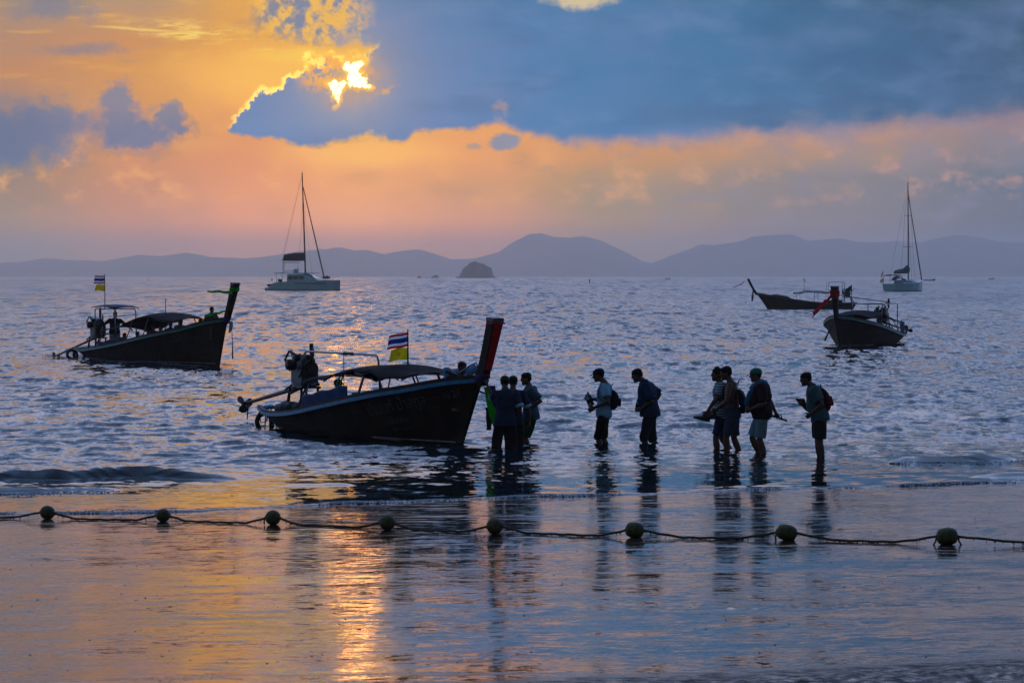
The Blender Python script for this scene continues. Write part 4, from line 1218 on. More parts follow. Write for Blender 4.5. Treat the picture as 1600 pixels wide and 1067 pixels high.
    if hr_:
        m2 = MB(); e = .008
        m2.loft([ring(hd(x, 0, z), (rx + e) * k, (ry + e) * k, hfw, hup, 18) for z, rx, ry, x in ((-.040, .052, .045, -.040), (-.01, .066, .066, -.026), (.02, .074, .082, -.014), (.045, .076, .092, -.004), (.075, .070, .090, -.004), (.102, .052, .070, -.008), (.120, .024, .034, -.012))])
        if hr_ == 'tuft':
            rs = random.Random(5)
            for _ in range(26):
                a_ = rs.uniform(0, 6.28); r_ = rs.uniform(0, .06); b0 = hd(math.cos(a_) * r_, math.sin(a_) * r_ * .8, .095)
                m2.tube([b0, b0 + HM @ V3((rs.uniform(-.02, .02), rs.uniform(-.015, .015), rs.uniform(.03, .055))) * k], [.012 * k, .005 * k], 5)
        if hr_ == 'bun':
            m2.ball(hd(-.085, .0, .05), .035 * k); 
        if hr_ == 'bob':
            m2.loft([ring(hd(x, 0, z), rx * k, ry * k, hfw, hup, 18) for z, rx, ry, x in ((-.10, .072, .05, -.05), (-.05, .082, .07, -.035), (.0, .083, .082, -.02), (.05, .08, .09, -.01))])
        link('hair', voxel(m2, 'hair', vox * 1.05, .0035, 40.0), P.get('hair_m', M_hair), root)
    cp = P.get('cap')
    if cp:
        m2 = MB(); e = .014
        m2.loft([ring(hd(x, 0, z), (rx + e) * k, (ry + e) * k, hfw, hup, 20) for z, rx, ry, x in ((.022, .073, .092, -.006), (.05, .074, .094, -.004), (.082, .065, .084, -.006), (.106, .046, .060, -.010), (.120, .016, .022, -.012))])
        br = P.get('brim', 1)
        b0 = .075 * br; pts = []
        m2.loft([[hd(x * br, y, z + dz_) for y, dz_ in ((-w_, 0), (-w_ * .5, .010), (w_ * .5, .010), (w_, 0), (w_ * .5, -.004), (-w_ * .5, -.004))] for x, w_, z in ((.06, .070, .030), (.10, .066, .026), (.14, .052, .016), (.165, .028, .008))])
        m2.ball(hd(-.012, 0, .136), .008 * k, 6, 4)
        link('cap', m2.me('cap', True), cp, root)
    return root, dict(up=up, hd=hd, arms=arms, legs=legs, k=k, M=M, pel=pel, HM=HM)

def to_world(root, p):
    c, s = math.cos(root.rotation_euler.z), math.sin(root.rotation_euler.z)
    return Vector((root.location.x + c * p[0] - s * p[1], root.location.y + s * p[0] + c * p[1], root.location.z + p[2]))

def backpack(label, root, J, m, w=.15, d=.11, h=.40, zc=.24, straps=True, droop=0.0, group=None):
    """rides on the back of the figure; a thing of its own"""
    up = J['up']; k = J['k']
    o = thing('backpack', label, 'backpack', root.location, root.rotation_euler.z, group)
    mb = MB(); rg = []
    for i in range(9):
        u = i / 8; z = zc - h / 2 + h * u
        f = math.sin(PI * min(1, max(0, (u * .92 + .06)))) ** .45
        dd = d * f; ww = w * (.75 + .25 * f)
        c = up(-.115 - dd * .85 - droop * (1 - u) * .3, 0, z)
        rg.append(ring(c, ww * k, dd * k, J['M'] @ Vector((1, 0, 0)), J['M'] @ Vector((0, 0, 1)), 16, .35))
    mb.loft(rg); me = voxel(mb, 'bag', .012, .005, 14.0, 2.0)
    link('bag', me, m, o)
    mb = MB()
    mb.loft([ring(up(-.115 - d * 1.75 - .012, 0, zc - h * .32 + h * .4 * q), w * .62 * k * f, .028 * k * f, J['M'] @ Vector((1, 0, 0)), J['M'] @ Vector((0, 0, 1)), 12, .4) for q, f in ((0, .7), (.15, 1), (.8, 1), (1, .7))])
    mb.ob('front_pocket', m, o, smooth=True)
    if straps:
        for s in (-1, 1):
            pts = [up(-.13, s * .09, .44), up(-.05, s * .10, .512), up(.05, s * .105, .485), up(.125, s * .12, .38), up(.12, s * .145, .26), up(.02, s * .185, .16), up(-.12, s * .13, .12)]
            rg = []
            for i, p in enumerate(pts):
                a = pts[max(i - 1, 0)]; b = pts[min(i + 1, len(pts) - 1)]; t = (b - a).normalized(); sd = (J['M'] @ Vector((0, 1, 0))); nn = t.cross(sd).normalized()
                rg.append([p + sd * .022 * k + nn * .006, p - sd * .022 * k + nn * .006, p - sd * .022 * k - nn * .006, p + sd * .022 * k - nn * .006])
            mb = MB(); mb.loft(rg); mb.ob('strap', m, o)
        mb = MB(); mb.tube([up(-.13, -.03, .47), up(-.16, -.02, .52), up(-.16, .02, .52), up(-.13, .03, .47)], .008, 6); mb.ob('handle', m, o)
    return o

def bottle(label, p0, p1, r, m, capm, group=None):
    """drinking bottle from base p0 to top p1 (world)"""
    p0, p1 = Vector(p0), Vector(p1); d = (p1 - p0); L = d.length
    o = thing('bottle', label, 'bottle', p0, 0, group)
    q = d.normalized().to_track_quat('Z', 'Y').to_matrix()
    def ringz(z, r_): return [q @ Vector((r_ * math.cos(2 * PI * i / 14), r_ * math.sin(2 * PI * i / 14), z)) for i in range(14)]
    mb = MB(); mb.loft([ringz(0, r * .85), ringz(.01, r), ringz(L * .12, r), ringz(L * .15, r * .93), ringz(L * .3, r * .93), ringz(L * .33, r), ringz(L * .66, r), ringz(L * .8, r * .6), ringz(L * .87, r * .42)])
    mb.ob('bottle_body', m, o, smooth=True)
    mb = MB(); mb.loft([ringz(L * .87, r * .5), ringz(L * .99, r * .5), ringz(L, r * .42)]); mb.ob('bottle_cap', capm, o)
    mb = MB(); mb.loft([ringz(L * .36, r * 1.02), ringz(L * .6, r * 1.02)], False); mb.ob('bottle_label', capm, o)
    return o

# ------------------------------------------------------------------ place the longtail boats
def rot2(a, x, y): return (math.cos(a) * x - math.sin(a) * y, math.sin(a) * x + math.cos(a) * y)
def loc_dir(heading, wx, wy): return rot2(-heading, wx, wy)

hA = math.atan2(-.88, .473)
fd_ = loc_dir(hA, -1, 0.1)
boatA, hullA = build_longtail('nearest longtail boat, nosed in to the shallows with waders at its tall red fronted prow', (-4.74, 62.3, 0), hA, 7.95,
    [(0, .44), (.1, .37), (.3, .45), (.5, .64), (.7, .86), (.85, 1.05), (1, 1.29)], 1.0, M_blue, M_hull, dict(
    prow_red=True, prow_h=1.06, prow_l=.60, bow_panel=1, cap_mat=M_pole,
    canopy=dict(s0=2.7, s1=6.75, z=[(0, 1.17), (.3, 1.30), (.62, 1.46), (1, 1.33)], arch=.10, hw=.82, bays=4, posts=[(2.95, .8), (4.4, 1), (4.55, .8), (5.5, 1.3), (6.4, .8)], roll=(.60, .74)),
    cloths=[(3.0, 5.1, .29, -1, M_bluet), (1.5, 3.2, .38, 1, M_bluet)],
    arch=dict(s0=1.0, s1=4.5, z=1.60, sides=(0.0,), stay=2.9, lean=-.15),
    engine=dict(at=(1.0, 0, .86), tail=(-2.15, 0, .40), tiller=(2.0, -.15, .95), stack=.80, exhaust=-.05, s=1.12, pa=.3, ps=1.15),
    flags=[(5.8, 0, 1.35, 2.13, fd_, .40, .27, [('T', .35, 0.3, 0), ('Y', .22, 2.2, 0)])],
    sashes=[('purple_sash', M_purple, ('wrap', .02, .16)), ('green_sash', M_greencloth, ('hang', (8.93, .03, 1.12), (8.98, .06, .75), (9.2, .16, .40), .07, .17, (.474, .88, 0))),
            ('purple_tail', M_purple, ('hang', (9.0, .12, 1.15), (9.02, .16, .85), (9.06, .20, .52), .10, .12, (.474, .88, 0))), ('dark_tail', M_black, ('hang', (8.85, .12, .75), (8.86, .12, .6), (8.9, .14, .32), .12, .10, (.474, .88, 0)))],
    letters=[('N 24', .19, 7.95, .86, .22, -1), ('ป่านนท์ น้ำสกุล', .30, 5.75, .47, .16, -1), ('น้ำใสบริการ', .15, 6.2, .33, .13, -1), ('โทร ๐๘๑ ๒๗ ๓๔', .09, 6.35, .22, .12, -1)]))
# boarding ladder of bent pipe at the far bow
lad = thing('boarding_ladder', 'bent pipe boarding ladder hanging off the bow beside the green sash', 'ladder', boatA.location, hA)
for k, (ya, yb) in enumerate(((.22, .34), (.42, .62))):
    MB().tube([(8.35, ya, 1.02), (8.55, ya + .06, .98), (8.75, (ya + yb) / 2, .60), (8.95, yb, .30), (9.25, yb + .05, .33), (9.05, yb + .04, .72)], .018, 6).ob('ladder_rail', M_iron, lad, smooth=True)
for q in (.35, .62, .95):
    a = Vector((8.55 + .40 * q, .28 + .06 * q, .98 - .68 * q)); MB().tube([a, a + Vector((.0, .24, 0))], .016, 6).ob('rung', M_iron, lad)
MB().ball((9.08, .5, .26), (.17, .14, .07), 12, 8).ob('rubber_foot', M_black, lad, smooth=True)
# loops of rope over the stern, tyre, sacks on the stern deck, bow rail
rp = thing('mooring_rope', 'loops of mooring rope hung over the rounded stern near the propeller shaft', 'rope', boatA.location, hA)
for k, (y, dpt, xx) in enumerate(((-.5, .42, -.1), (-.38, .34, -.28), (-.1, .45, -.45), (.2, .38, -.45))):
    mb = MB(); mb.tube([Vector((xx + .06, y, .42)), Vector((xx - .10, y - .03, .25)), Vector((xx - .10, y, .42 - dpt)), Vector((xx - .02, y + .10, .45 - dpt)), Vector((xx + .0, y + .12, .38))], .014, 6); mb.ob('rope_loop', M_rope, rp, smooth=True)
ty = thing('tyre_fender', 'black tyre fender hanging half in the water at the stern', 'tyre', boatA.location, hA)
MB().torus((-.42, -.28, .10), .17, .055, Matrix.Rotation(R(90), 3, 'Y')).ob('tyre', M_black, ty, smooth=True)
MB().tube([(-.42, -.28, .26), (-.30, -.28, .42)], .010, 5).ob('hanging_cord', M_rope, ty)
sk = thing('sack', 'dark lumpy sack lying on the stern deck under the engine', 'sack', boatA.location, hA)
mb = MB(); mb.ball((.62, -.18, .40), (.36, .30, .17), 16, 10); mb.ball((.95, -.05, .42), (.25, .22, .14), 12, 8); link('sack_body', voxel(mb, 'sack_body', .02, .012, 9.0), M_black, sk)
MB().tube([(8.0, -.25, 1.20), (8.55, -.10, 1.50), (8.62, 0, 1.56), (8.66, .05, 1.46), (8.60, .05, 1.25)], .016, 6).ob('bow_handrail', M_steel, boatA, smooth=True)
cord = thing('green_ribbon', 'short green ribbon tied to a post under the canopy', 'ribbon', boatA.location, hA)
mb = MB(); mb.sheet(lambda u, v: (4.60 + .06 * u + .03 * v, -.84 - .10 * u, 1.16 - .22 * u * (.6 + .4 * v) + .02 * math.sin(u * 6)), 8, 3, .004); mb.ob('ribbon_cloth', M_greencloth, cord, smooth=True)

# left boat, under way
hB = math.atan2(-9.7, 5.85); LB = 11.3
fdB = loc_dir(hB, -1, 0.1)
boatB, hullB = build_longtail('longtail boat under way at the left, full of passengers with a blue helm roof', (-16.1, 114.0, 0.02), hB, LB,
    [(0, .40), (.1, .38), (.23, .46), (.42, .64), (.64, .93), (.85, 1.25), (1, 1.63)], 1.18, M_green, M_hull, dict(
    rake=.62, prow_h=1.22, prow_l=.80, prow_w=.14, thwarts=(.25, .36, .47, .58, .69),
    canopy=dict(s0=3.1, s1=9.2, z=[(0, 1.24), (.3, 1.48), (.62, 1.82), (1, 1.66)], hw=.95, bays=5, posts=[(3.3, .9), (4.6, .9), (6.0, 1), (7.4, 1), (8.8, .8)]),
    cloths=[(3.2, 5.8, .20, -1, M_purple)],
    arch=dict(s0=1.45, s1=3.3, z=1.90, sides=(-.42, .42), roof=M_bluet),
    engine=dict(at=(.75, 0, .78), tail=(-3.5, 0, -.02), tiller=(1.9, -.1, .95), stack=.95, exhaust=-.2, s=1.2, skeg=False),
    flags=[(1.75, -.15, 1.9, 3.20, fdB, .42, .30, [('T', .12, .3, 0), ('Y', .12, 1.4, .1)]), (6.9, 0, 1.7, 2.32, fdB, .02, .01, [])],
    sashes=[('green_sash', M_greencloth, ('wrap', .80, .90)), ('green_streamer', M_greencloth, ('hang', (12.85, -.2, 2.52), (12.6, -.55, 2.62), (12.25, -.85, 2.58), .10, .06, (0, 0, 1))),
            ('green_ribbon', M_greencloth, ('hang', (12.2, -.15, 1.9), (11.9, -.4, 1.85), (11.6, -.6, 1.72), .05, .09, (0, 0, 1))), ('dark_sash', M_purple, ('wrap', .0, .16)),
            ('grey_bundle', M_grey, ('hang', (12.15, .05, 1.55), (12.25, .05, 1.35), (12.15, .02, 1.15), .16, .08, (.5, .85, 0)))],
    letters=[('เฉลิมา', .42, 9.2, .74, .17, -1), ('N 30', .20, 11.0, 1.20, .18, -1), ('ทัวร์ทะเล', .14, 10.4, .90, .16, -1)]))
MB().tube([(12.1, .12, 1.55), (12.15, .14, .9), (12.14, .15, .25)], [.012, .012, .03], 6).ob('bow_line', M_rope, boatB)
tyb = thing('tyre_fender', 'dark tyre fenders bunched at the stern of the moving boat', 'tyre', boatB.location, hB)
MB().torus((-.25, -.35, .10), .22, .06, Matrix.Rotation(R(80), 3, 'Y')).ob('tyre', M_black, tyb, smooth=True)
MB().torus((-.15, -.68, .12), .20, .06, Matrix.Rotation(R(60), 3, 'Y')).ob('tyre', M_black, tyb, smooth=True)

# right boat, bow on
hC = math.atan2(-9.7, -3.35); LC = 10.2
fdC = loc_dir(hC, -1, 0.1)
boatC, hullC = build_longtail('longtail boat moored bow on at the right with a long red sash at its prow', (17.75, 141.0, 0), hC, LC,
    [(0, .44), (.1, .40), (.3, .48), (.5, .66), (.7, .90), (.85, 1.12), (1, 1.38)], 1.38, M_green, M_hull, dict(
    rake=.7, prow_h=1.28, prow_l=.40, prow_w=.18,
    canopy=dict(s0=2.0, s1=7.3, z=[(0, 1.20), (.3, 1.32), (.7, 1.58), (1, 1.42)], hw=1.05, bays=4, posts=[(2.2, 1), (3.6, 1), (5.2, 1), (6.8, 1)], roll=(.5, .6), near=1),
    cloths=[(1.6, 3.6, .62, 1, M_purple)],
    arch=dict(s0=1.2, s1=4.6, z=1.85, sides=(-.7, .7)),
    engine=dict(at=(1.0, 0, .95), tail=(-1.9, .55, .55), tiller=(2.0, .2, 1.1), stack=.95, s=1.2, ps=1.6),
    flags=[(4.7, -.7, 1.5, 2.75, fdC, .02, .01, [])],
    sashes=[('red_wrap', M_redcloth, ('wrap', .72, .90)), ('red_sash', M_redcloth, ('hang', (11.25, -.12, 2.28), (11.1, -.55, 1.95), (11.1, -1.0, 1.42), .16, .24, (0, 0, 1))),
            ('red_knot', M_redcloth, ('hang', (11.35, .10, 2.5), (11.4, .12, 2.35), (11.38, .12, 2.15), .18, .14, (0, 1, 0)))],
    letters=[('มหาโชค', .30, 6.9, .50, .12, 1)]))
mb = MB(); mb.sheet(lambda u, v: Vector((4.7, -.7, 2.70)) + Vector((fdC[0], fdC[1], 0)) * (.26 * u) + Vector((0, 0, -.12 * u - .28 * (1 - v) * (1 - u * .8) + .02 * math.sin(u * 6))), 10, 6, .004)
mb.ob('pennant', M_pole, boatC, smooth=True)
MB().tube([(10.3, -.35, .95), (10.1, -.7, .3)], [.02, .05], 6).ob('bow_fender', M_black, boatC)

# boat lying broadside behind it
hD = R(184)
fdD = loc_dir(hD, .6, 0.8)
boatD, hullD = build_longtail('longtail boat lying broadside behind the red sashed boat, prow to the left', (32.25, 282.6, 0), hD, 8.0,
    [(0, .62), (.1, .60), (.3, .62), (.5, .70), (.7, .90), (.85, 1.12), (1, 1.48)], 1.15, M_pole, M_hull, dict(
    rake=1.15, prow_h=1.35, prow_l=.85, prow_w=.13,
    canopy=dict(s0=1.6, s1=5.6, z=[(0, 1.62), (.3, 1.72), (.7, 1.80), (1, 1.62)], hw=.9, bays=3, posts=[(1.9, 1), (3.5, 1), (5.2, 1)], mat=M_pole),
    cloths=[(1.2, 3.0, .30, 1, M_black)],
    arch=dict(s0=.9, s1=2.4, z=2.55, sides=(-.6, .6)),
    engine=dict(at=(.55, 0, 1.15), tail=(-3.6, -.6, .65), tiller=(1.5, .1, 1.35), stack=.9, s=1.15),
    flags=[(4.7, .2, 1.7, 2.95, fdD, .25, .36, [('Y', .5, 1.0, .5)])],
    sashes=[('dark_sash', M_purple, ('wrap', .10, .28)), ('dark_sash', M_purple, ('hang', (9.55, .2, 1.75), (9.6, .2, 1.3), (9.62, .2, .75), .14, .20, (1, 0, 0)))]))
MB().tube([(10.35, .1, 2.65), (10.75, .1, 2.30), (11.45, .1, 2.05)], .03, 5).ob('bow_rope', M_rope, boatD)
mb = MB(); mb.sheet(lambda u, v: (6.0 + 2.5 * u, -.7 + 1.4 * v, 1.05 + .28 * math.sin(PI * u) ** .6 * math.sin(PI * v) ** .5 + .15 * u + .02 * math.sin(u * 15)), 18, 8, .02); mb.ob('bow_cover', M_hull2, boatD, smooth=True)

# ------------------------------------------------------------------ people wading
def wade(px, D, **k): return Vector(((px - 800) / F * D, D, sz((px - 800) / F * D, D)))
RZ = R(180)
TEE_B = cloth((136, 180, 214), .1); NAVY = cloth((34, 46, 74)); BLK = cloth((22, 22, 26)); GRNS = cloth((30, 58, 36)); TEALG = cloth((62, 92, 102), .05)
STR = striped('striped_jersey', (150, 168, 180), (60, 72, 92), 130.0)
M_bottle = mat('clear_bottle', (150, 180, 200), 0.15, 0.1, 5.0, transl=0.6)
M_teal_cap = cloth((14, 110, 104)); M_redbag = cloth((84, 28, 34)); M_darkbag = cloth((30, 36, 48)); M_maroon = cloth((46, 26, 32)); M_shoe = mat('dark_shoe', (40, 34, 34), .7, .3, 10.0)

# two boatmen in dark shirts, backs to us, at the prow
L1 = wade(790, 53.5)
pa, ja = person('boatman in navy shirt with pale cuffs, back turned, reaching up to the prow', L1, R(92), dict(h=1.70, w=1.0, lean=3, twist=8, head_pitch=8, skin=(84, 56, 44),
    la=dict(el=(.20, .22, 1.30), wr=(.30, .33, 1.52), curl=1.0), ra=dict(el=(-.02, -.26, 1.14), wr=(.08, -.20, .93), curl=.7),
    rl=dict(an=(-.02, -.17, .08)), ll=dict(an=(.05, .22, .08)),
    shirt=dict(m=NAVY, loose=.035, hem=-.16, flare=.02, sleeve=.82, sl_r=1.1, collar=True), shorts=dict(m=M_maroon, len=1.75, r=1.04, cuff=1.0, name='trousers'), cap=cloth((40, 62, 58)), hair='short', brim=.9))
L2 = wade(801, 53.9)
pb, jb = person('boatman in dark shirt half hidden beside the first, one hand hanging', L2, R(80), dict(h=1.69, w=1.0, head_pitch=6, head_yaw=10, skin=(84, 56, 44),
    ra=dict(el=(.02, -.27, 1.16), wr=(.06, -.30, .9), curl=.8), la=dict(el=(.05, .2, 1.15), wr=(.25, .15, 1.1)), rl=dict(an=(.0, -.10, .08)), ll=dict(an=(.02, .08, .08)),
    shirt=dict(m=NAVY, loose=.026, hem=-.14, sleeve=.82, sl_r=1.05, seed=5), shorts=dict(m=M_maroon, len=1.7, r=.98, name='trousers'), cap=cloth((34, 44, 50)), brim=.9))
for root, J in ((pa, ja), (pb, jb)):
    for s in (-1, 1):
        sh, el, wr = J['arms'][s]; a = sh.lerp(el, .80); b = sh.lerp(el, .97)
        MB().tube([a, b], [.077, .080], 14).ob('pale_cuff', TEE_B, root, smooth=True)

L3 = wade(830, 56.3)
pc, jc = person('dark haired boy in slate tee and green shorts standing behind the boatmen', L3, R(186), dict(h=1.74, w=.98, lean=2, head_pitch=4, skin=(96, 66, 52),
    la=dict(el=(-.16, .26, 1.16), wr=(.10, .18, 1.03), curl=.6), ra=dict(el=(.10, -.28, 1.24), wr=(.30, -.2, 1.18)), ll=dict(an=(.0, .06, .08)), rl=dict(an=(.04, -.06, .08)),
    shirt=dict(m=cloth((70, 92, 112), .1), loose=.034, hem=-.12, sleeve=.75, sl_r=1.15), shorts=dict(m=GRNS, len=.98, r=1.16, cuff=1.04)))

L4 = wade(944, 55.7)
pd, jd = person('man in pale blue tee and dark cap carrying a backpack and bottles', L4, RZ, dict(h=1.80, w=.98, lean=-3, head_pitch=10, head_fwd=.07, skin=(84, 56, 44),
    la=dict(el=(-.05, .27, 1.15), wr=(.20, .20, 1.0), hd=(.75, -.05, -.45), curl=.28, spread=.5, pn=(0, -1, .1)), ra=dict(el=(.02, -.26, 1.18), wr=(.27, -.14, 1.16), hd=(1, .1, .1), pn=(0, 1, 0), curl=1.0),
    ll=dict(kn=(.10, .10, .50), an=(.04, .10, .08)), rl=dict(kn=(.02, -.10, .5), an=(-.12, -.10, .10)),
    shirt=dict(m=TEE_B, loose=.026, hem=-.11, flare=.01, sleeve=.66, sl_r=1.12), shorts=dict(m=BLK, len=1.1, r=.98, cuff=.92), cap=BLK))
backpack('dark rounded backpack worn by the man in pale blue', pd, jd, M_darkbag, .14, .085, .36, .22)
hb = to_world(pd, jd['arms'][1][2] + Vector((.10, -.05, .04)))
bottle('clear drinking bottle tilted in the hands of the man in pale blue', hb + Vector((.02, 0, -.06)), hb + Vector((-.07, 0, .20)), .036, M_bottle, BLK)
bottle('dark steel bottle gripped behind the clear one', hb + Vector((.06, .09, -.01)), hb + Vector((-.04, .09, .24)), .038, M_iron, M_black)

L5 = wade(1016, 55.3)
pe, je = person('stooping bearded man in dark blue loose shirt looking down at the water', L5, R(176), dict(h=1.81, w=1.05, lean=3, slump=.07, head_pitch=16, head_fwd=.07, skin=(80, 54, 44), belly=.03,
    la=dict(el=(-.02, .27, 1.16), wr=(.14, .22, .98), hd=(1, 0, -.15), curl=.9), ra=dict(el=(-.20, -.24, 1.20), wr=(-.02, -.22, 1.02), curl=.8),
    ll=dict(kn=(.10, .1, .50), an=(.04, .1, .08)), rl=dict(kn=(-.02, -.1, .5), an=(-.20, -.12, .12)),
    shirt=dict(m=cloth((36, 54, 84), .1), loose=.045, hem=-.10, flare=.03, sleeve=.95, sl_r=1.3, collar=True), shorts=dict(m=cloth((38, 40, 52)), len=1.2, r=.98, cuff=.92)))
wj = to_world(pe, je['arms'][1][2] + Vector((.09, -.02, 0)))
bottle('slim water bottle upright in the hand of the stooping man', wj + Vector((0, 0, -.05)), wj + Vector((.02, 0, .19)), .026, M_bottle, BLK)

L6 = wade(1129, 53.9)
pf, jf = person('spiky haired youth in striped tee swinging a pair of dark shoes', L6, R(182), dict(h=1.80, w=.95, lean=3, head_pitch=-4, hair='tuft', skin=(90, 62, 50),
    la=dict(el=(.13, .27, 1.19), wr=(.27, .24, .97), curl=1.0), ra=dict(el=(.0, -.24, 1.16), wr=(.15, -.2, .95)),
    ll=dict(kn=(.12, .1, .50), an=(.08, .1, .08)), rl=dict(kn=(.0, -.1, .5), an=(-.24, -.1, .14)),
    shirt=dict(m=STR, loose=.034, hem=-.13, flare=.02, sleeve=.72, sl_r=1.2), shorts=dict(m=NAVY, len=.90, r=.96)))
backpack('small dark backpack on the shoulders of the striped youth', pf, jf, M_darkbag, .14, .07, .38, .26)
sw = to_world(pf, jf['arms'][1][2] + Vector((.03, 0, -.10)))
sh_ = thing('shoe_pair', 'pair of dark shoes dangling from the striped youth\'s hand', 'shoes', sw, RZ)
for k, (o_, a_) in enumerate(((Vector((.06, .03, -.02)), -14), (Vector((-.07, -.04, 0)), 8))):
    M_ = Matrix.Rotation(R(a_), 3, 'Y'); mb = MB()
    mb.loft([[o_ + M_ @ Vector((x, w * q, z)) for q, z in ((-1, -.035), (-1, 0), (-.6, hh), (.6, hh), (1, 0), (1, -.035))] for x, w, hh in ((-.14, .03, .03), (-.10, .038, .06), (-.02, .04, .055), (.06, .045, .03), (.12, .044, .015), (.16, .025, .0))])
    mb.ob('shoe', M_shoe, sh_, smooth=True)

L7 = wade(1146, 53.5)
pg, jg = person('bare chested man in dark shorts walking beside the striped youth', L7, R(180), dict(h=1.83, w=1.0, lean=4, head_pitch=8, head_yaw=-6, skin=(92, 58, 44), arm=1.1, twist=-14,
    la=dict(el=(.12, .25, 1.16), wr=(.28, .16, .98), curl=.8), ra=dict(el=(-.1, -.26, 1.18), wr=(-.05, -.24, .93)),
    ll=dict(kn=(.12, .1, .50), an=(.10, .1, .08)), rl=dict(kn=(-.02, -.1, .5), an=(-.16, -.1, .1)),
    shirt=None, shorts=dict(m=cloth((50, 60, 84)), len=.88, r=.98, top=.07)))
tb = backpack('dark drawstring bag hanging down the bare chested man\'s back', pg, jg, M_darkbag, .12, .06, .42, .16, True, .1)

L8 = wade(1191, 52.7)
ph, jh = person('stout man in teal cap and maroon vest with pale grey shorts', L8, R(178), dict(h=1.79, w=1.18, lean=3, head_pitch=6, belly=.05, skin=(96, 62, 46), leg=1.05, arm=1.15,
    la=dict(el=(-.02, .28, 1.14), wr=(.20, .24, 1.0), curl=.9), ra=dict(el=(-.14, -.28, 1.14), wr=(-.26, -.24, .90), curl=1.0),
    ll=dict(kn=(.04, .09, .50), an=(-.08, .08, .08)), rl=dict(kn=(.16, -.09, .5), an=(-.02, -.09, .08)),
    shirt=dict(m=M_maroon, loose=.05, hem=-.10, flare=.0, sleeve=.9, sl_r=1.25, name='vest'), shorts=dict(m=cloth((112, 136, 156), .08), len=.92, r=1.06, cuff=1.02), cap=M_teal_cap))
U = jh['up']
tw = thing('towel', 'blue towel round the neck and chest of the man in the teal cap', 'towel', L8, R(178))
mb = MB(); mb.tube([U(-.10, 0, .50), U(-.06, .13, .52), U(.07, .12, .47), U(.13, .0, .43), U(.07, -.12, .47), U(-.06, -.13, .52), U(-.10, 0, .50)], .06, 10)
for s in (-1, 1):
    mb.tube([U(.08, s * .10, .46), U(.17, s * .10, .34), U(.23, s * .10, .18), U(.23, s * .09, .02)], [.05, .06, .065, .05], 10)
link('towel_cloth', voxel(mb, 'towel_cloth', .013, .007, 12.0), cloth((40, 84, 112)), tw)
sw = to_world(ph, jh['arms'][-1][2] + Vector((-.05, 0, -.09)))
s2 = thing('sandal', 'single dark sandal in the rear hand of the man in the teal cap', 'sandal', sw, RZ)
MB().loft([[Vector((x, w * q, z)) for q, z in ((-1, -.02 + x * .35), (-1, .015 + x * .35), (1, .015 + x * .35), (1, -.02 + x * .35))] for x, w in ((-.15, .03), (-.08, .045), (.05, .04), (.12, .035))]).ob('sandal_sole', M_shoe, s2)
MB().tube([(-.06, -.045, .0), (-.04, 0, .05), (-.06, .045, .0)], .012, 6).ob('sandal_strap', M_black, s2)

L9 = wade(1281, 51.9)
pi_, ji = person('last man in the line, grey green tee, leaning forward under a red backpack', L9, R(180), dict(h=1.74, w=1.0, lean=9, slump=.05, head_pitch=6, head_fwd=.06, skin=(82, 54, 44), belly=.03,
    la=dict(el=(-.02, .26, 1.10), wr=(.14, .2, .98), curl=.9), ra=dict(el=(.05, -.3, 1.10), wr=(.28, -.16, 1.12), curl=1.0),
    ll=dict(kn=(.0, .08, .50), an=(-.06, .08, .08)), rl=dict(kn=(.02, -.08, .5), an=(-.02, -.08, .08)),
    shirt=dict(m=TEALG, loose=.038, hem=-.12, flare=.02, sleeve=.7, sl_r=1.15, collar=True), shorts=dict(m=cloth((34, 38, 44)), len=.88, r=1.14, cuff=1.02)))
backpack('dark red backpack on the last man in the line', pi_, ji, M_redbag, .15, .07, .42, .26)
wj = to_world(pi_, ji['arms'][-1][2] + Vector((.04, 0, .03)))
fo = thing('folder', 'dark red folded cloth held out in front of the last man', 'cloth', wj, RZ)
mb = MB(); mb.sheet(lambda u, v: (.10 - .20 * u * (1 - .2 * v) - .06 * (1 - v), .02 * math.sin(u * 5), .06 - .26 * (1 - v) * (.35 + .65 * u)), 8, 6, .02); mb.ob('folded_cloth', M_redbag, fo, smooth=True)
MB().tube([(.05, 0, .05), (.32, 0, .06)], [.008, .004], 5).ob('drawstring', M_rope, fo)

# ------------------------------------------------------------------ people aboard
def aboard(boat, lx, ly, lz, face):
    h_ = boat.rotation_euler.z; x, y = rot2(h_, lx, ly)
    return Vector((boat.location.x + x, boat.location.y + y, lz)), h_ + face
sit = dict(ll=dict(kn=(.40, .12, .30), an=(.55, .12, -.05)), rl=dict(kn=(.40, -.12, .30), an=(.55, -.12, -.05)), vox=.014)
def sitter(label, boat, lx, ly, zseat, face, grp=None, **k):
    l, r = aboard(boat, lx, ly, zseat, face)
    P = dict(pelvis=(0, 0, .10), h=1.68, ll=dict(kn=(.38, .12, .16), an=(.42, .14, -.25)), rl=dict(kn=(.38, -.12, .16), an=(.42, -.14, -.25)), vox=.014,
             la=dict(el=(.10, .24, .32), wr=(.30, .15, .24)), ra=dict(el=(.10, -.24, .32), wr=(.30, -.15, .24)), skin=(88, 60, 48))
    P.update(k)
    return person(label, l, r, P, grp)
sitter('man leaning over inside the bow in a pale blue shirt, seen from behind', boatA, 7.62, -.10, .97, R(10), lean=42, slump=.12, head_pitch=-14, shirt=dict(m=cloth((110, 165, 215), .1), loose=.05, hem=-.08, sleeve=.9, sl_r=1.3), shorts=dict(m=BLK, len=.9),
       la=dict(el=(.42, .30, .45), wr=(.6, .25, .30)), ra=dict(el=(.42, -.26, .40), wr=(.62, -.2, .35)), vox=.011, hair='bun', skin=(84, 58, 48))
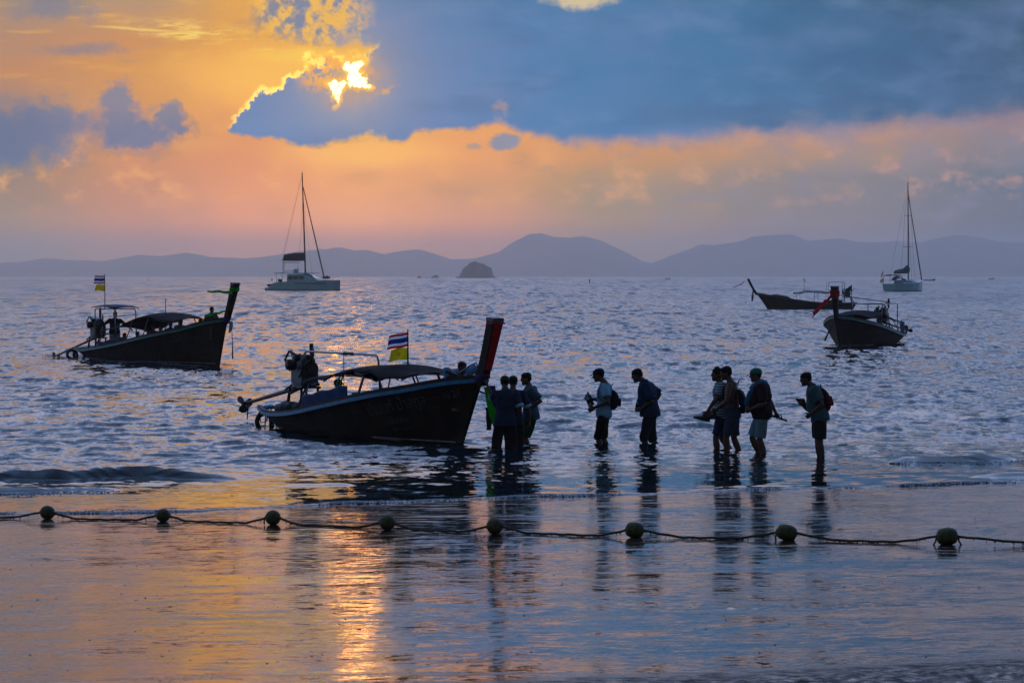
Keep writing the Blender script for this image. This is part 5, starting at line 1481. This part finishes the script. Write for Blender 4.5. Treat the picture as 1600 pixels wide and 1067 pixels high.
sitter('person in a cap sitting low behind the blue side cloth of the nearest boat', boatA, 2.75, -.1, .25, R(8), lean=2, shirt=dict(m=cloth((60, 50, 50)), loose=.03, sleeve=.7), shorts=dict(m=NAVY), cap=cloth((50, 48, 40)), vox=.011)
# passengers of the moving boat
pxs = [(4.0, -.35, .18, 'passenger nearest the helmsman, head low beside the post', 'bob', (60, 50, 60)), (5.0, -.3, .24, 'passenger in a purple top in the second row of the moving boat', 'short', (80, 60, 110)),
       (5.5, .35, .26, 'passenger with cropped hair on the far side, second row', 'short', (60, 70, 60)), (6.6, -.35, .52, 'tall passenger in the middle of the canopy on the moving boat', 'bob', (90, 60, 60)), (7.45, -.45, .50, 'round headed passenger just ahead of the canopy middle', 'short', (50, 55, 60)),
       (8.2, -.4, .66, 'passenger with tied hair toward the front of the canopy', 'bun', (60, 60, 90)), (8.8, -.3, .74, 'passenger in front row of the moving boat', 'short', (70, 90, 80)), (9.1, .35, .74, 'passenger on the far side of the front row', 'bob', (110, 80, 60))]
for lx, ly, zs, lab, hr_, cc in pxs:
    sitter(lab, boatB, lx, ly, zs + .05, R(random.uniform(-30, 30)), 'passengers under the canopy of the moving boat', hair=hr_, shirt=dict(m=cloth(cc), loose=.03, sleeve=.7), shorts=dict(m=NAVY, len=.9), h=random.uniform(1.62, 1.75), vox=.02)
sitter('crewman perched high at the bow of the moving boat', boatB, 10.9, -.1, 1.24, R(-5), lean=6, vox=.016, shirt=dict(m=cloth((70, 66, 70)), loose=.03, sleeve=.7), shorts=dict(m=NAVY))
l, r = aboard(boatB, 2.3, 0.0, .12, R(-8))
person('helmsman standing under the blue roof with arms spread, dark shirt, pale trousers', l, r, dict(h=1.74, w=1.08, lean=4, vox=.015, la=dict(el=(.12, .42, 1.20), wr=(.30, .60, 1.0)), ra=dict(el=(-.05, -.40, 1.20), wr=(-.02, -.52, .96)),
    shirt=dict(m=cloth((26, 28, 40)), loose=.03, sleeve=1.4, hem=-.1), shorts=dict(m=cloth((150, 142, 150), .2), len=1.8, r=1.2, name='trousers')))

# ------------------------------------------------------------------ catamaran
def hull_loft(mb, secs, n=10):
    rings = []
    for x, hb, zk, zd, fl in secs:
        r = []
        for i in range(n + 1):
            a = -1 + 2 * i / n; q = abs(a); z = zk + (zd - zk) * (q ** 1.6); y = math.copysign(hb * (1 - (1 - q) ** 2.2) , a)
            r.append(Vector((x + fl * (z - zk) / (zd - zk), y, z)))
        rings.append(r)
    mb.loft(rings)
cD = 640.0; cx = (421 - 800) / F * cD
cat = thing('catamaran', 'white catamaran at anchor with navy sail cover and tall mast', 'catamaran', (cx, cD, 0), R(-12))
for s in (-1, 1):
    mb = MB(); rg = []
    for x, hb, zd in ((0, .55, .55), (1.0, .75, .7), (1.7, .8, 1.5), (2.6, .85, 1.75), (5, .95, 1.95), (9, .9, 2.1), (12.5, .6, 2.2), (14.3, .25, 2.25), (14.9, .06, 2.25)):
        rg.append([Vector((x, s * 2.9 + y, z)) for y, z in ((-hb * .5, -.4), (-hb, .3), (-hb * .95, zd), (hb * .95, zd), (hb, .3), (hb * .5, -.4))])
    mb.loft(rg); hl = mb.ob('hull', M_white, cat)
    MB().box((10.1, s * (2.9 + .93) if s < 0 else 2.9 - .93, 1.55), (7.0, .05, .17)).ob('hull_window', M_glass, hl)
    MB().box((1.0, s * 2.9, .72), (1.4, 1.3, .06)).ob('swim_step', M_white, hl)
    mb = MB()
    for x in (3, 5.5, 8, 10.5, 13):
        mb.tube([(x, s * 3.65, 2.0), (x, s * 3.7, 2.75)], .03, 5)
    mb.tube([(3, s * 3.7, 2.72), (13, s * 3.7, 2.9), (14.6, s * 3.0, 3.0)], .02, 5); mb.ob('guard_rail', M_steel, cat)
mb = MB(); mb.loft([[Vector((x, y, z)) for y, z in ((-2.8, 1.0), (-2.8, zt), (2.8, zt), (2.8, 1.0))] for x, zt in ((2.6, 1.7), (5, 1.9), (10.5, 2.0), (11.5, 1.6))]); mb.ob('bridge_deck', M_white, cat)
mb = MB(); mb.loft([[Vector((x, y, z)) for y, z in ((-2.5, 1.8), (-2.2, zt), (2.2, zt), (2.5, 1.8))] for x, zt in ((4.6, 3.5), (8.2, 3.6), (9.4, 3.2), (11.0, 2.4), (11.9, 2.0))]); cab = mb.ob('cabin', M_white, cat)
for x, w in ((5.3, 1.0), (6.5, 1.1), (7.8, 1.1)):
    MB().box((x, -2.42, 2.75), (w, .12, .75)).ob('cabin_window', M_glass, cab)
mb = MB(); mb.loft([[Vector((x, y, z)) for y, z in ((-1.9, zt - .75), (-1.7, zt), (1.7, zt), (1.9, zt - .75))] for x, zt in ((9.3, 3.3), (10.9, 2.55))]); mb.ob('windscreen', M_glass, cab)
MB().box((6.2, 0, 3.72), (9.0, 4.6, .16)).ob('hardtop_roof', M_white, cat, bevel=.05)
for x, y in ((2.2, -2.1), (2.2, 2.1)): MB().tube([(x, y, 1.6), (x, y, 3.65)], .05, 6).ob('roof_post', M_white, cat)
mb = MB(); mb.box((6.2, -.8, 4.2), (.9, .9, .8)); mb.box((5.9, .8, 4.1), (.7, .8, .7)); mb.box((6.6, -.5, 4.6), (.15, .5, .4)); mb.ob('helm_seat', M_white, cat, bevel=.05)
MB().box((4.7, 0, 4.15), (1.9, 2.4, .10)).ob('lounge_pad', M_navy, cat)
MB().box((4.9, 0, 6.0), (3.2, 2.6, .12)).ob('flybridge_awning', M_orange, cat)
for x in (3.5,): MB().tube([(x, -1.1, 3.8), (x, -1.1, 6.0)], .03, 5).ob('awning_post', M_steel, cat)
mast_c = MB().tube([(8.0, 0, 3.6), (7.75, 0, 12), (7.3, 0, 25.2)], [.17, .16, .11], 10).ob('mast', M_navy, cat, smooth=True)
MB().tube([(7.3, 0, 25.1), (7.3, 0, 25.9)], .02, 5).ob('mast_aerial', M_navy, mast_c)
MB().tube([(7.55, -1.0, 14.2), (7.6, 1.0, 14.2)], .05, 6).ob('spreader', M_navy, mast_c)
MB().loft([[Vector((x, y, z)) for y, z in ((-.25, z0), (-.32, z1 - .3), (0, z1), (.32, z1 - .3), (.25, z0))] for x, z0, z1 in ((3.05, 6.5, 6.9), (3.3, 6.35, 7.7), (5.5, 6.3, 8.05), (7.8, 6.35, 8.1), (8.0, 6.5, 7.9))]).ob('sail_cover', M_navy, cat)
MB().tube([(2.8, 0, 6.5), (8.0, 0, 6.45)], .11, 8).ob('boom', M_navy, cat)
for y in (-.4, .4): MB().tube([(3.2, y, 6.5), (3.2, y, 3.8)], .035, 5).ob('mainsheet', M_white, cat)
MB().tube([(7.55, 0, 22.0), (12.2, 0, 2.6)], [.10, .15], 8).ob('furled_headsail', M_navy, cat)
for pts in ([(7.35, 0, 25.0), (3.2, -.3, 8.0)], [(7.35, 0, 25), (3.0, .3, 7.0), (2.6, 1, 3.8)], [(7.5, 0, 22), (7.55, -1.0, 14.2), (6.9, -3.2, 2.3)], [(7.5, 0, 22), (7.55, 1.0, 14.2), (6.9, 3.2, 2.3)], [(7.5, 0, 20), (10.3, -2.5, 2.5)]):
    MB().tube(pts, .022, 4).ob('shroud', M_pole, cat)
MB().torus((13.6, -2.9, 2.85), .28, .09, Matrix.Rotation(R(90), 3, 'X'), 16, 6).ob('lifebuoy', M_black, cat, smooth=True)
MB().box((12.6, 0, 2.75), (1.1, 2.2, .45)).ob('trampoline_locker', M_black, cat)
dn = thing('dinghy', 'grey inflatable dinghy hoisted at the stern of the catamaran', 'dinghy', (cx, cD, 0), R(-12))
mb = MB(); mb.tube([(2.6, -2.1, 1.2), (.6, -2.3, 1.05), (.1, -1.2, 1.15), (.1, 1.2, 1.15), (.6, 2.3, 1.05), (2.6, 2.1, 1.2)], .28, 10); mb.ob('inflated_tube', M_black, dn, smooth=True)
MB().box((1.4, 0, 1.05), (1.8, 3.6, .12)).ob('dinghy_floor', M_pole, dn)
mb = MB(); mb.box((2.6, -1.4, 2.15), (.45, .5, .6)); mb.box((3.0, -1.2, 2.0), (.3, .8, .8)); mb.ball((1.3, -2.4, 2.35), .18); mb.tube([(1.3, -2.4, 1.4), (1.3, -2.4, 2.3)], .03, 5); mb.ob('stern_gear', M_black, cat)

# ------------------------------------------------------------------ sailing yacht
yD = 600.0; yx = (1399 - 800) / F * yD
yc = thing('sailing_yacht', 'white sailing yacht at anchor far right with green sail cover', 'yacht', (yx - 1.9, yD - 4.5, 0), R(50))
mb = MB(); rg = []
for x, hb, zd, zk in ((0, 1.5, 1.55, .1), (.6, 1.75, 1.6, -.3), (3, 2.0, 1.6, -.5), (6, 2.0, 1.7, -.5), (9, 1.5, 1.85, -.5), (11.3, .6, 2.05, -.3), (12.4, .06, 2.15, .2)):
    rg.append([Vector((x, y, z)) for y, z in ((-hb * .35, zk), (-hb * .85, .25), (-hb, zd), (hb, zd), (hb * .85, .25), (hb * .35, zk))])
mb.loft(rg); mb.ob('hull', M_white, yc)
mb = MB(); mb.loft([[Vector((x, y, z)) for y, z in ((-1.2, 1.6), (-.95, zt), (.95, zt), (1.2, 1.6))] for x, zt in ((3.6, 2.25), (6.5, 2.3), (8.6, 1.95), (9.3, 1.8))]); cb = mb.ob('coachroof', M_white, yc)
MB().box((5.4, -1.12, 1.98), (2.6, .06, .2)).ob('saloon_window', M_glass, cb)
mb = MB(); mb.sheet(lambda u, v: (2.9 + 1.6 * u, -1.3 + 2.6 * v, 2.2 + .9 * math.sin(PI * v) ** .5 * (1 - .4 * u)), 6, 10, .04); mb.ob('spray_hood', M_teal, yc, smooth=True)
mb = MB(); mb.sheet(lambda u, v: (.3 + 2.6 * u, -1.5 + 3.0 * v, 3.15 + .25 * math.sin(PI * v)), 6, 10, .05); bi = mb.ob('bimini', M_navy, yc, smooth=True)
for x, y in ((.4, -1.4), (2.7, -1.4), (.4, 1.4), (2.7, 1.4)): MB().tube([(x, y, 1.6), (x, y, 3.2)], .03, 5).ob('bimini_post', M_steel, bi)
mst = MB().tube([(7.2, 0, 2.2), (7.1, 0, 12), (6.95, 0, 22.0)], [.14, .13, .09], 10).ob('mast', M_pole, yc, smooth=True)
for z, w in ((9.0, 1.1), (15.2, .8)): MB().tube([(7.0, -w, z), (7.0, w, z)], .045, 6).ob('spreader', M_pole, mst)
MB().tube([(6.95, 0, 22), (6.95, 0, 23.2)], .015, 4).ob('mast_aerial', M_pole, mst)
MB().loft([[Vector((x, y, z)) for y, z in ((-.2, z0), (-.32, (z0 + z1) / 2), (0, z1), (.32, (z0 + z1) / 2), (.2, z0))] for x, z0, z1 in ((2.2, 3.6, 4.2), (3.2, 3.6, 4.4), (5.2, 3.65, 4.6), (6.4, 3.7, 5.2), (7.3, 3.8, 5.3))]).ob('sail_cover', M_teal, yc)
MB().tube([(2.0, 0, 3.6), (7.2, 0, 3.7)], .09, 6).ob('boom', M_pole, yc)
MB().tube([(7.05, 0, 19.5), (12.2, 0, 2.3)], [.07, .13], 8).ob('furled_headsail', M_maroon, yc)
for pts in ([(7, 0, 21.8), (.2, 0, 2.0)], [(7, 0, 21), (7, -.8, 15.2), (7, -1.1, 9), (6.8, -1.9, 1.7)], [(7, 0, 21), (7, .8, 15.2), (7, 1.1, 9), (6.8, 1.9, 1.7)], [(7, 0, 15), (5.6, -1.9, 1.7)]):
    MB().tube(pts, .02, 4).ob('shroud', M_pole, yc)
pl_ = MB().tube([(.1, 1.2, 1.6), (-.2, 1.25, 4.3)], .03, 6).ob('flagstaff', M_steel, yc)
flag('striped_flag', M_flag, pl_, (-.2, 1.25, 4.2), .7, .9, (.3, .6), .9, .1, 0, .2); flag('yellow_flag', M_yellow, pl_, (-.12, 1.25, 2.9), .7, .9, (.3, .6), .8, .1, 1, .2)
MB().torus((-.1, 1.7, 2.1), .30, .09, Matrix.Rotation(R(90), 3, 'X'), 16, 6).ob('lifebuoy', M_yellow, yc, smooth=True)
mb = MB()
for s in (-1, 1):
    for x in (1, 3.5, 6, 8.5, 11): mb.tube([(x, s * (1.9 if x < 8 else 1.3), 1.6), (x, s * (1.9 if x < 8 else 1.3), 2.4)], .02, 4)
    mb.tube([(0, s * 1.4, 2.3), (6, s * 1.9, 2.35), (12.2, 0, 2.8)], .016, 4)
mb.ob('guard_rail', M_steel, yc)

# ------------------------------------------------------------------ specks on the horizon
def far_boat(label, px, D, L, cat_='fishing boat'):
    t = thing('distant_boat', label, cat_, ((px - 800) / F * D, D, 0), 0, 'small craft on the horizon')
    mb = MB(); rg = []
    for u, hb, zd in ((-.5, .4, .9), (-.3, .9, .7), (.1, 1.0, .7), (.35, .7, 1.0), (.5, .1, 2.0)):
        rg.append([Vector((u * L, y, z)) for y, z in ((-hb * .5, -.2), (-hb, zd), (hb, zd), (hb * .5, -.2))])
    mb.loft(rg); mb.ob('hull', M_hull, t)
    MB().box((-.05 * L, 0, 1.7), (L * .4, 1.6, .12)).ob('canopy', M_hull2, t)
    for x in (-.2, .12): MB().tube([(x * L, 0, .6), (x * L, 0, 1.7)], .06, 5).ob('canopy_post', M_hull2, t)
far_boat('small dark boat on the horizon just right of the yacht', 1452, 1900, 7.5)
far_boat('tiny dark speck of a boat below the dip between the big hills', 1043, 2600, 4.5)
far_boat('tiny dark boat near the right edge on the horizon', 1549, 2600, 5.0)
for px, D, h_, lab in ((921, 1200, 1.5, 'slim marker post in the sea right of the rocky islet'), (232, 2200, 1.6, 'faint marker post on the horizon at the left'), (1180, 330, 0.01, None)):
    if lab:
        t = thing('marker_post', lab, 'marker', ((px - 800) / F * D, D, 0)); MB().tube([(0, 0, -.5), (0, 0, h_)], .18, 6).ob('post', M_black, t); MB().ball((0, 0, h_), .3, 8, 6).ob('topmark', M_black, t)

# ------------------------------------------------------------------ islets
def islet(label, px0, px1, prof, D, seed):
    x0, x1 = (px0 - 800) / F * D, (px1 - 800) / F * D; w = x1 - x0
    nu, nv = 90, 26; rs = np.random.RandomState(seed)
    U = np.linspace(0, 1, nu)[:, None] + np.zeros((1, nv)); Vv = np.linspace(-1, 1, nv)[None, :] + np.zeros((nu, 1))
    hp = np.interp(U, [p[0] for p in prof], [p[1] for p in prof]) * D / F
    z = hp * np.clip(1 - np.abs(Vv) ** 2.4, 0, 1) ** .8
    j = sum(np.sin(U * f + Vv * g1 + rs.uniform(0, 6)) * a for f, g1, a in ((31, 7, .030), (67, -13, .022), (140, 22, .016), (230, -40, .012)))
    z = np.clip(z * (1 + j * 1.2) - .3, -1.0, None)
    X_ = x0 + w * U - (x0 + x1) / 2; Y_ = Vv * w * .38 * (1 + .1 * np.sin(U * 9))
    me = mesh_np('rock', np.stack([X_, Y_, z], -1).reshape(-1, 3), grid_faces(nu, nv), False)
    t = thing('rocky_islet', label, 'islet', ((x0 + x1) / 2, D, 0))
    link('rock', me, mat('islet_rock', (70, 72, 60), .9, .4, .08), t)
    # scrub along the top
    mb = MB(); rr = random.Random(seed)
    for _ in range(int(26 if w > 30 else 6)):
        u = rr.uniform(.12, .92); hh = float(np.interp(u, [p[0] for p in prof], [p[1] for p in prof])) * D / F
        mb.ball((x0 + w * u - (x0 + x1) / 2, rr.uniform(-.05, .02) * w, hh * rr.uniform(.93, 1.0)), (rr.uniform(.012, .03) * w, 1.5, rr.uniform(.006, .016) * w), 7, 5)
    mb.ob('scrub', mat('islet_scrub', (40, 52, 34), .95, .4, .3), t)
islet('steep rocky islet with a flat shouldered dome, below the largest hill', 711, 776, [(0, 0), (.02, 2), (.12, 3), (.15, 9), (.2, 15), (.3, 19.5), (.38, 24), (.48, 25), (.6, 23.5), (.7, 20.5), (.8, 18), (.87, 15), (.92, 6), (.94, 3), (.99, 2), (1, 0)], 4200.0, 4)
islet('low rounded rock left of the domed islet', 673, 687, [(0, 0), (.1, 2), (.4, 4.5), (.6, 5), (.85, 4), (.95, 1), (1, 0)], 4300.0, 6)
islet('tiny rock stack farthest left in the rock group', 651, 660, [(0, 0), (.15, 3.2), (.5, 3.8), (.8, 2.2), (1, 0)], 4300.0, 8)
islet('sliver of reef between the two small rocks', 662, 672, [(0, 0), (.2, 1.6), (.5, .8), (.7, 1.7), (1, 0)], 4300.0, 9)

# ------------------------------------------------------------------ buoy line on the wet sand
m_by, g, b = new_mat('weathered_float')
tcn = g.n.new('ShaderNodeTexCoord'); o_ = V(g, tcn.outputs['Object']); _, _, bz = g.sep(o_)
nn_ = g.noise(o_, 9.0, 6.0, .65)
cc = g.mix(g.ss(nn_, .35, .65), lin((92, 86, 44)), lin((54, 50, 30)))
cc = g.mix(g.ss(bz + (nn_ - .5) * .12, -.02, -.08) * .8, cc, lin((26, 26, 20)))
g.put(b.inputs['Base Color'], cc); b.inputs['Roughness'].default_value = .75
BU = [(73, 800, 811, 23, .95), (254, 804, 815, 22, .95), (426, 808, 820, 24, 1.0), (605, 816, 828, 25, 1.0), (773, 822, 834, 26, 1.0), (992, 828, 840, 28, .9), (1230, 832, 844, 31, .82), (1481, 839, 851, 32, .86)]
def ground_hit(px, py):
    D = F * H / (py - HOR)
    for _ in range(30):
        D = F * (H - sz((px - 800) / F * D, D)) / (py - HOR)
    return Vector(((px - 800) / F * D, D, sz((px - 800) / F * D, D)))
desc = ['round float farthest left on the buoy line', 'small round float second from the left end of the line', 'round float left of the golden sun streak, third on the line', 'round float at the right edge of the golden sun streak',
        'dark round float below the prow of the nearest boat', 'barrel shaped float in the middle right, below the stooping man', 'egg shaped float below the man in the teal cap', 'largest blunt oval float nearest the right edge']
anch = []
for i, (px, pc, pb_, wd, asp) in enumerate(BU):
    p = ground_hit(px, pb_); r = wd / 2 / F * p.y
    t = thing('buoy', desc[i], 'buoy', (p.x, p.y, p.z + r * asp * .92), 0, 'floats strung along the rope on the wet sand')
    mb = MB(); rg = []
    sq = .75 if i > 4 else .95
    tilt = [.1, -.05, .08, 0, -.1, .12, .22, -.03][i]
    Mt = Matrix.Rotation(tilt, 3, 'Y')
    for k in range(17):
        a = PI * k / 16; xx = -math.cos(a) * r * 1.0; rr_ = r * asp * max(.16, math.sin(a)) ** (sq * (.62 if i > 4 else .95))
        if k in (0, 16): rr_ = r * .14; xx *= 1.04
        rg.append([Mt @ Vector((xx, rr_ * math.cos(q), rr_ * math.sin(q))) for q in [2 * PI * j / 24 for j in range(24)]])
    mb.loft(rg); mb.ob('float_shell', m_by, t, smooth=True)
    mb = MB(); mb.loft([[Mt @ Vector((x, r * asp * 1.015 * math.cos(q), r * asp * 1.015 * math.sin(q))) for q in [2 * PI * j / 24 for j in range(24)]] for x in (-.006, .006)], False); mb.ob('mould_seam', m_by, t, smooth=True)
    for s in (-1, 1):
        mb = MB(); mb.torus(Mt @ Vector((s * r * 1.03, 0, 0)), r * .16, r * .06, Mt @ Matrix.Rotation(R(90), 3, 'Y'), 10, 6); mb.ob('rope_knot', M_rope, t, smooth=True)
    for s in ((-1,) if i in (2, 6) else (1, -1) if i == 7 else ()):
        mb = MB(); mb.tube([Mt @ Vector((s * r * 1.05, -.01, 0)), Vector((s * r * 1.15, -.02, -r * .5)), Vector((s * r * (1.1 if i != 7 else 1.4), -.02, -r * .85))], .010, 5); mb.ob('frayed_end', M_rope, t, smooth=True)
    anch.append((p.x, p.y, p.z + r * asp * .92, r))
rope = MB(); pts = []
segs = [(-1.2, None)] 
e0 = Vector((anch[0][0] - 2.4, anch[0][1] + .3, sz(anch[0][0] - 2.4, anch[0][1] + .3) + .05)); e1 = Vector((anch[-1][0] + 2.6, anch[-1][1] - .35, sz(anch[-1][0] + 2.6, anch[-1][1] - .35) + .10))
nodes = [e0] + [Vector(a[:3]) for a in anch] + [e1]
for i in range(len(nodes) - 1):
    a, b_ = nodes[i], nodes[i + 1]
    dirx = (b_ - a).normalized()
    a2 = a + dirx * (anch[i - 1][3] if i > 0 else 0); b2 = b_ - dirx * (anch[i][3] if i < len(anch) else 0)
    N = 26; pp = []
    for k in range(N + 1):
        u = k / N; q = a2.lerp(b2, u)
        q.y -= .10 * math.sin(PI * u) + .015 * math.sin(u * 23 + i)
        gz = sz(q.x, q.y) + .016
        sag = a2.lerp(b2, u).z - .115 * (1 - abs(2 * u - 1) ** 1.6) * (.75 if i > 5 else 1)
        q.z = max(gz, sag) + .003 * math.sin(u * 41 + i * 2)
        pp.append(q)
    rope.tube(pp, .0145, 6)
rope_o = rope.ob('buoy_rope', M_rope, None, smooth=True)
tag(rope_o, 'dark weedy rope sagging from float to float right across the wet sand', 'rope')
# weed tufts on the rope
mb = MB(); rr = random.Random(9)
allp = [Vector(v) for v in rope.v[::6]]
for _ in range(420):
    p = rr.choice(allp) + Vector((rr.uniform(-.03, .03), 0, -.005)); mb.tube([p, p + Vector((rr.uniform(-.02, .02), rr.uniform(-.01, .01), -rr.uniform(.01, .04)))], [.006, .002], 4)
wo = mb.ob('weed_tufts', M_rope, rope_o); wo['kind'] = 'stuff'

# ------------------------------------------------------------------ foam along the edge, grit on the sand
def specks(name, pts, sizes, m, flat=.4):
    base = np.array([(1, 0, 0), (0, 1, 0), (-1, 0, 0), (0, -1, 0), (0, 0, 1), (0, 0, -1)], float); fc = np.array([(0, 1, 4), (1, 2, 4), (2, 3, 4), (3, 0, 4), (1, 0, 5), (2, 1, 5), (3, 2, 5), (0, 3, 5)])
    pts = np.asarray(pts); sizes = np.asarray(sizes); n = len(pts)
    rs = np.random.RandomState(1); st = rs.uniform(.6, 1.8, (n, 1, 3)); st[..., 2] *= flat
    v = pts[:, None, :] + base[None] * sizes[:, None, None] * st
    f = fc[None] + (np.arange(n) * 6)[:, None, None]
    o = link(name, mesh_np(name, v.reshape(-1, 3), f.reshape(-1, 3), False), m); o['kind'] = 'stuff'; return o
rs = np.random.RandomState(12)
M_foam = mat('sea_foam', (150, 166, 186), .7, .1, 30.0)
xs = rs.uniform(-11, 11, 26000); clump = (np.sin(xs * 2.1) + np.sin(xs * 5.3 + 1) + 1.4 * np.sin(xs * .9 + 2)) > rs.uniform(-.8, 3.4, len(xs)); xs = xs[clump]
sd_ = shore_d(xs); off_ = np.abs(rs.normal(0, .16, len(xs))) + .03
P1 = np.stack([xs, sd_ + off_, np.zeros_like(xs)], 1); P1[:, 2] = sea_z(P1[:, 0], P1[:, 1]) + .003
wav = []
for px0, px1, py, h_, wdt in (RIDGES[1], RIDGES[3]):
    D0 = F * H / (py - HOR); xa, xb = (px0 - 800) / F * D0, (px1 - 800) / F * D0
    x_ = rs.uniform(max(xa, -9.5), xb, 500); y_ = D0 + .25 * np.sin(x_ * 1.3 + py) + .08 * np.sin(x_ * 3.7 + py * 2) + .15 * np.sin(x_ * .7) - np.abs(rs.normal(0, .35, 500)) - .15
    wav.append(np.stack([x_, y_, sea_z(x_, y_) + .003], 1))
# churned water behind and beside the moving boat
u_ = rs.uniform(-.3, 1.0, 5200); sd2 = rs.choice([-1, 1], 5200); lx = u_ * LB; ly = sd2 * (.35 + .55 * np.sin(np.clip(u_, 0, 1) * PI) + np.abs(rs.normal(0, .25, 5200)))
c_, s_ = math.cos(hB), math.sin(hB); x_ = -16.1 + c_ * lx - s_ * ly; y_ = 114.0 + s_ * lx + c_ * ly
wav.append(np.stack([x_, y_, sea_z(x_, y_) + .02 + rs.uniform(0, .05, len(x_))], 1))
P2 = np.concatenate([P1] + wav)
specks('foam', P2, np.concatenate([rs.uniform(.004, .011, len(P1)), rs.uniform(.004, .014, len(P2) - len(P1))]), M_foam, .5)
gx = rs.uniform(-1, 1, 900); gy = rs.uniform(19.5, 40, 900); gx = gx * gy * .19
gp = np.stack([gx, gy, sand_z(gx, gy) + .001], 1)
specks('shell_grit', gp, rs.uniform(.002, .007, 900) * rs.uniform(.5, 1.3, 900), mat('grit', (58, 50, 46), .8, .4, 30.0), .6)
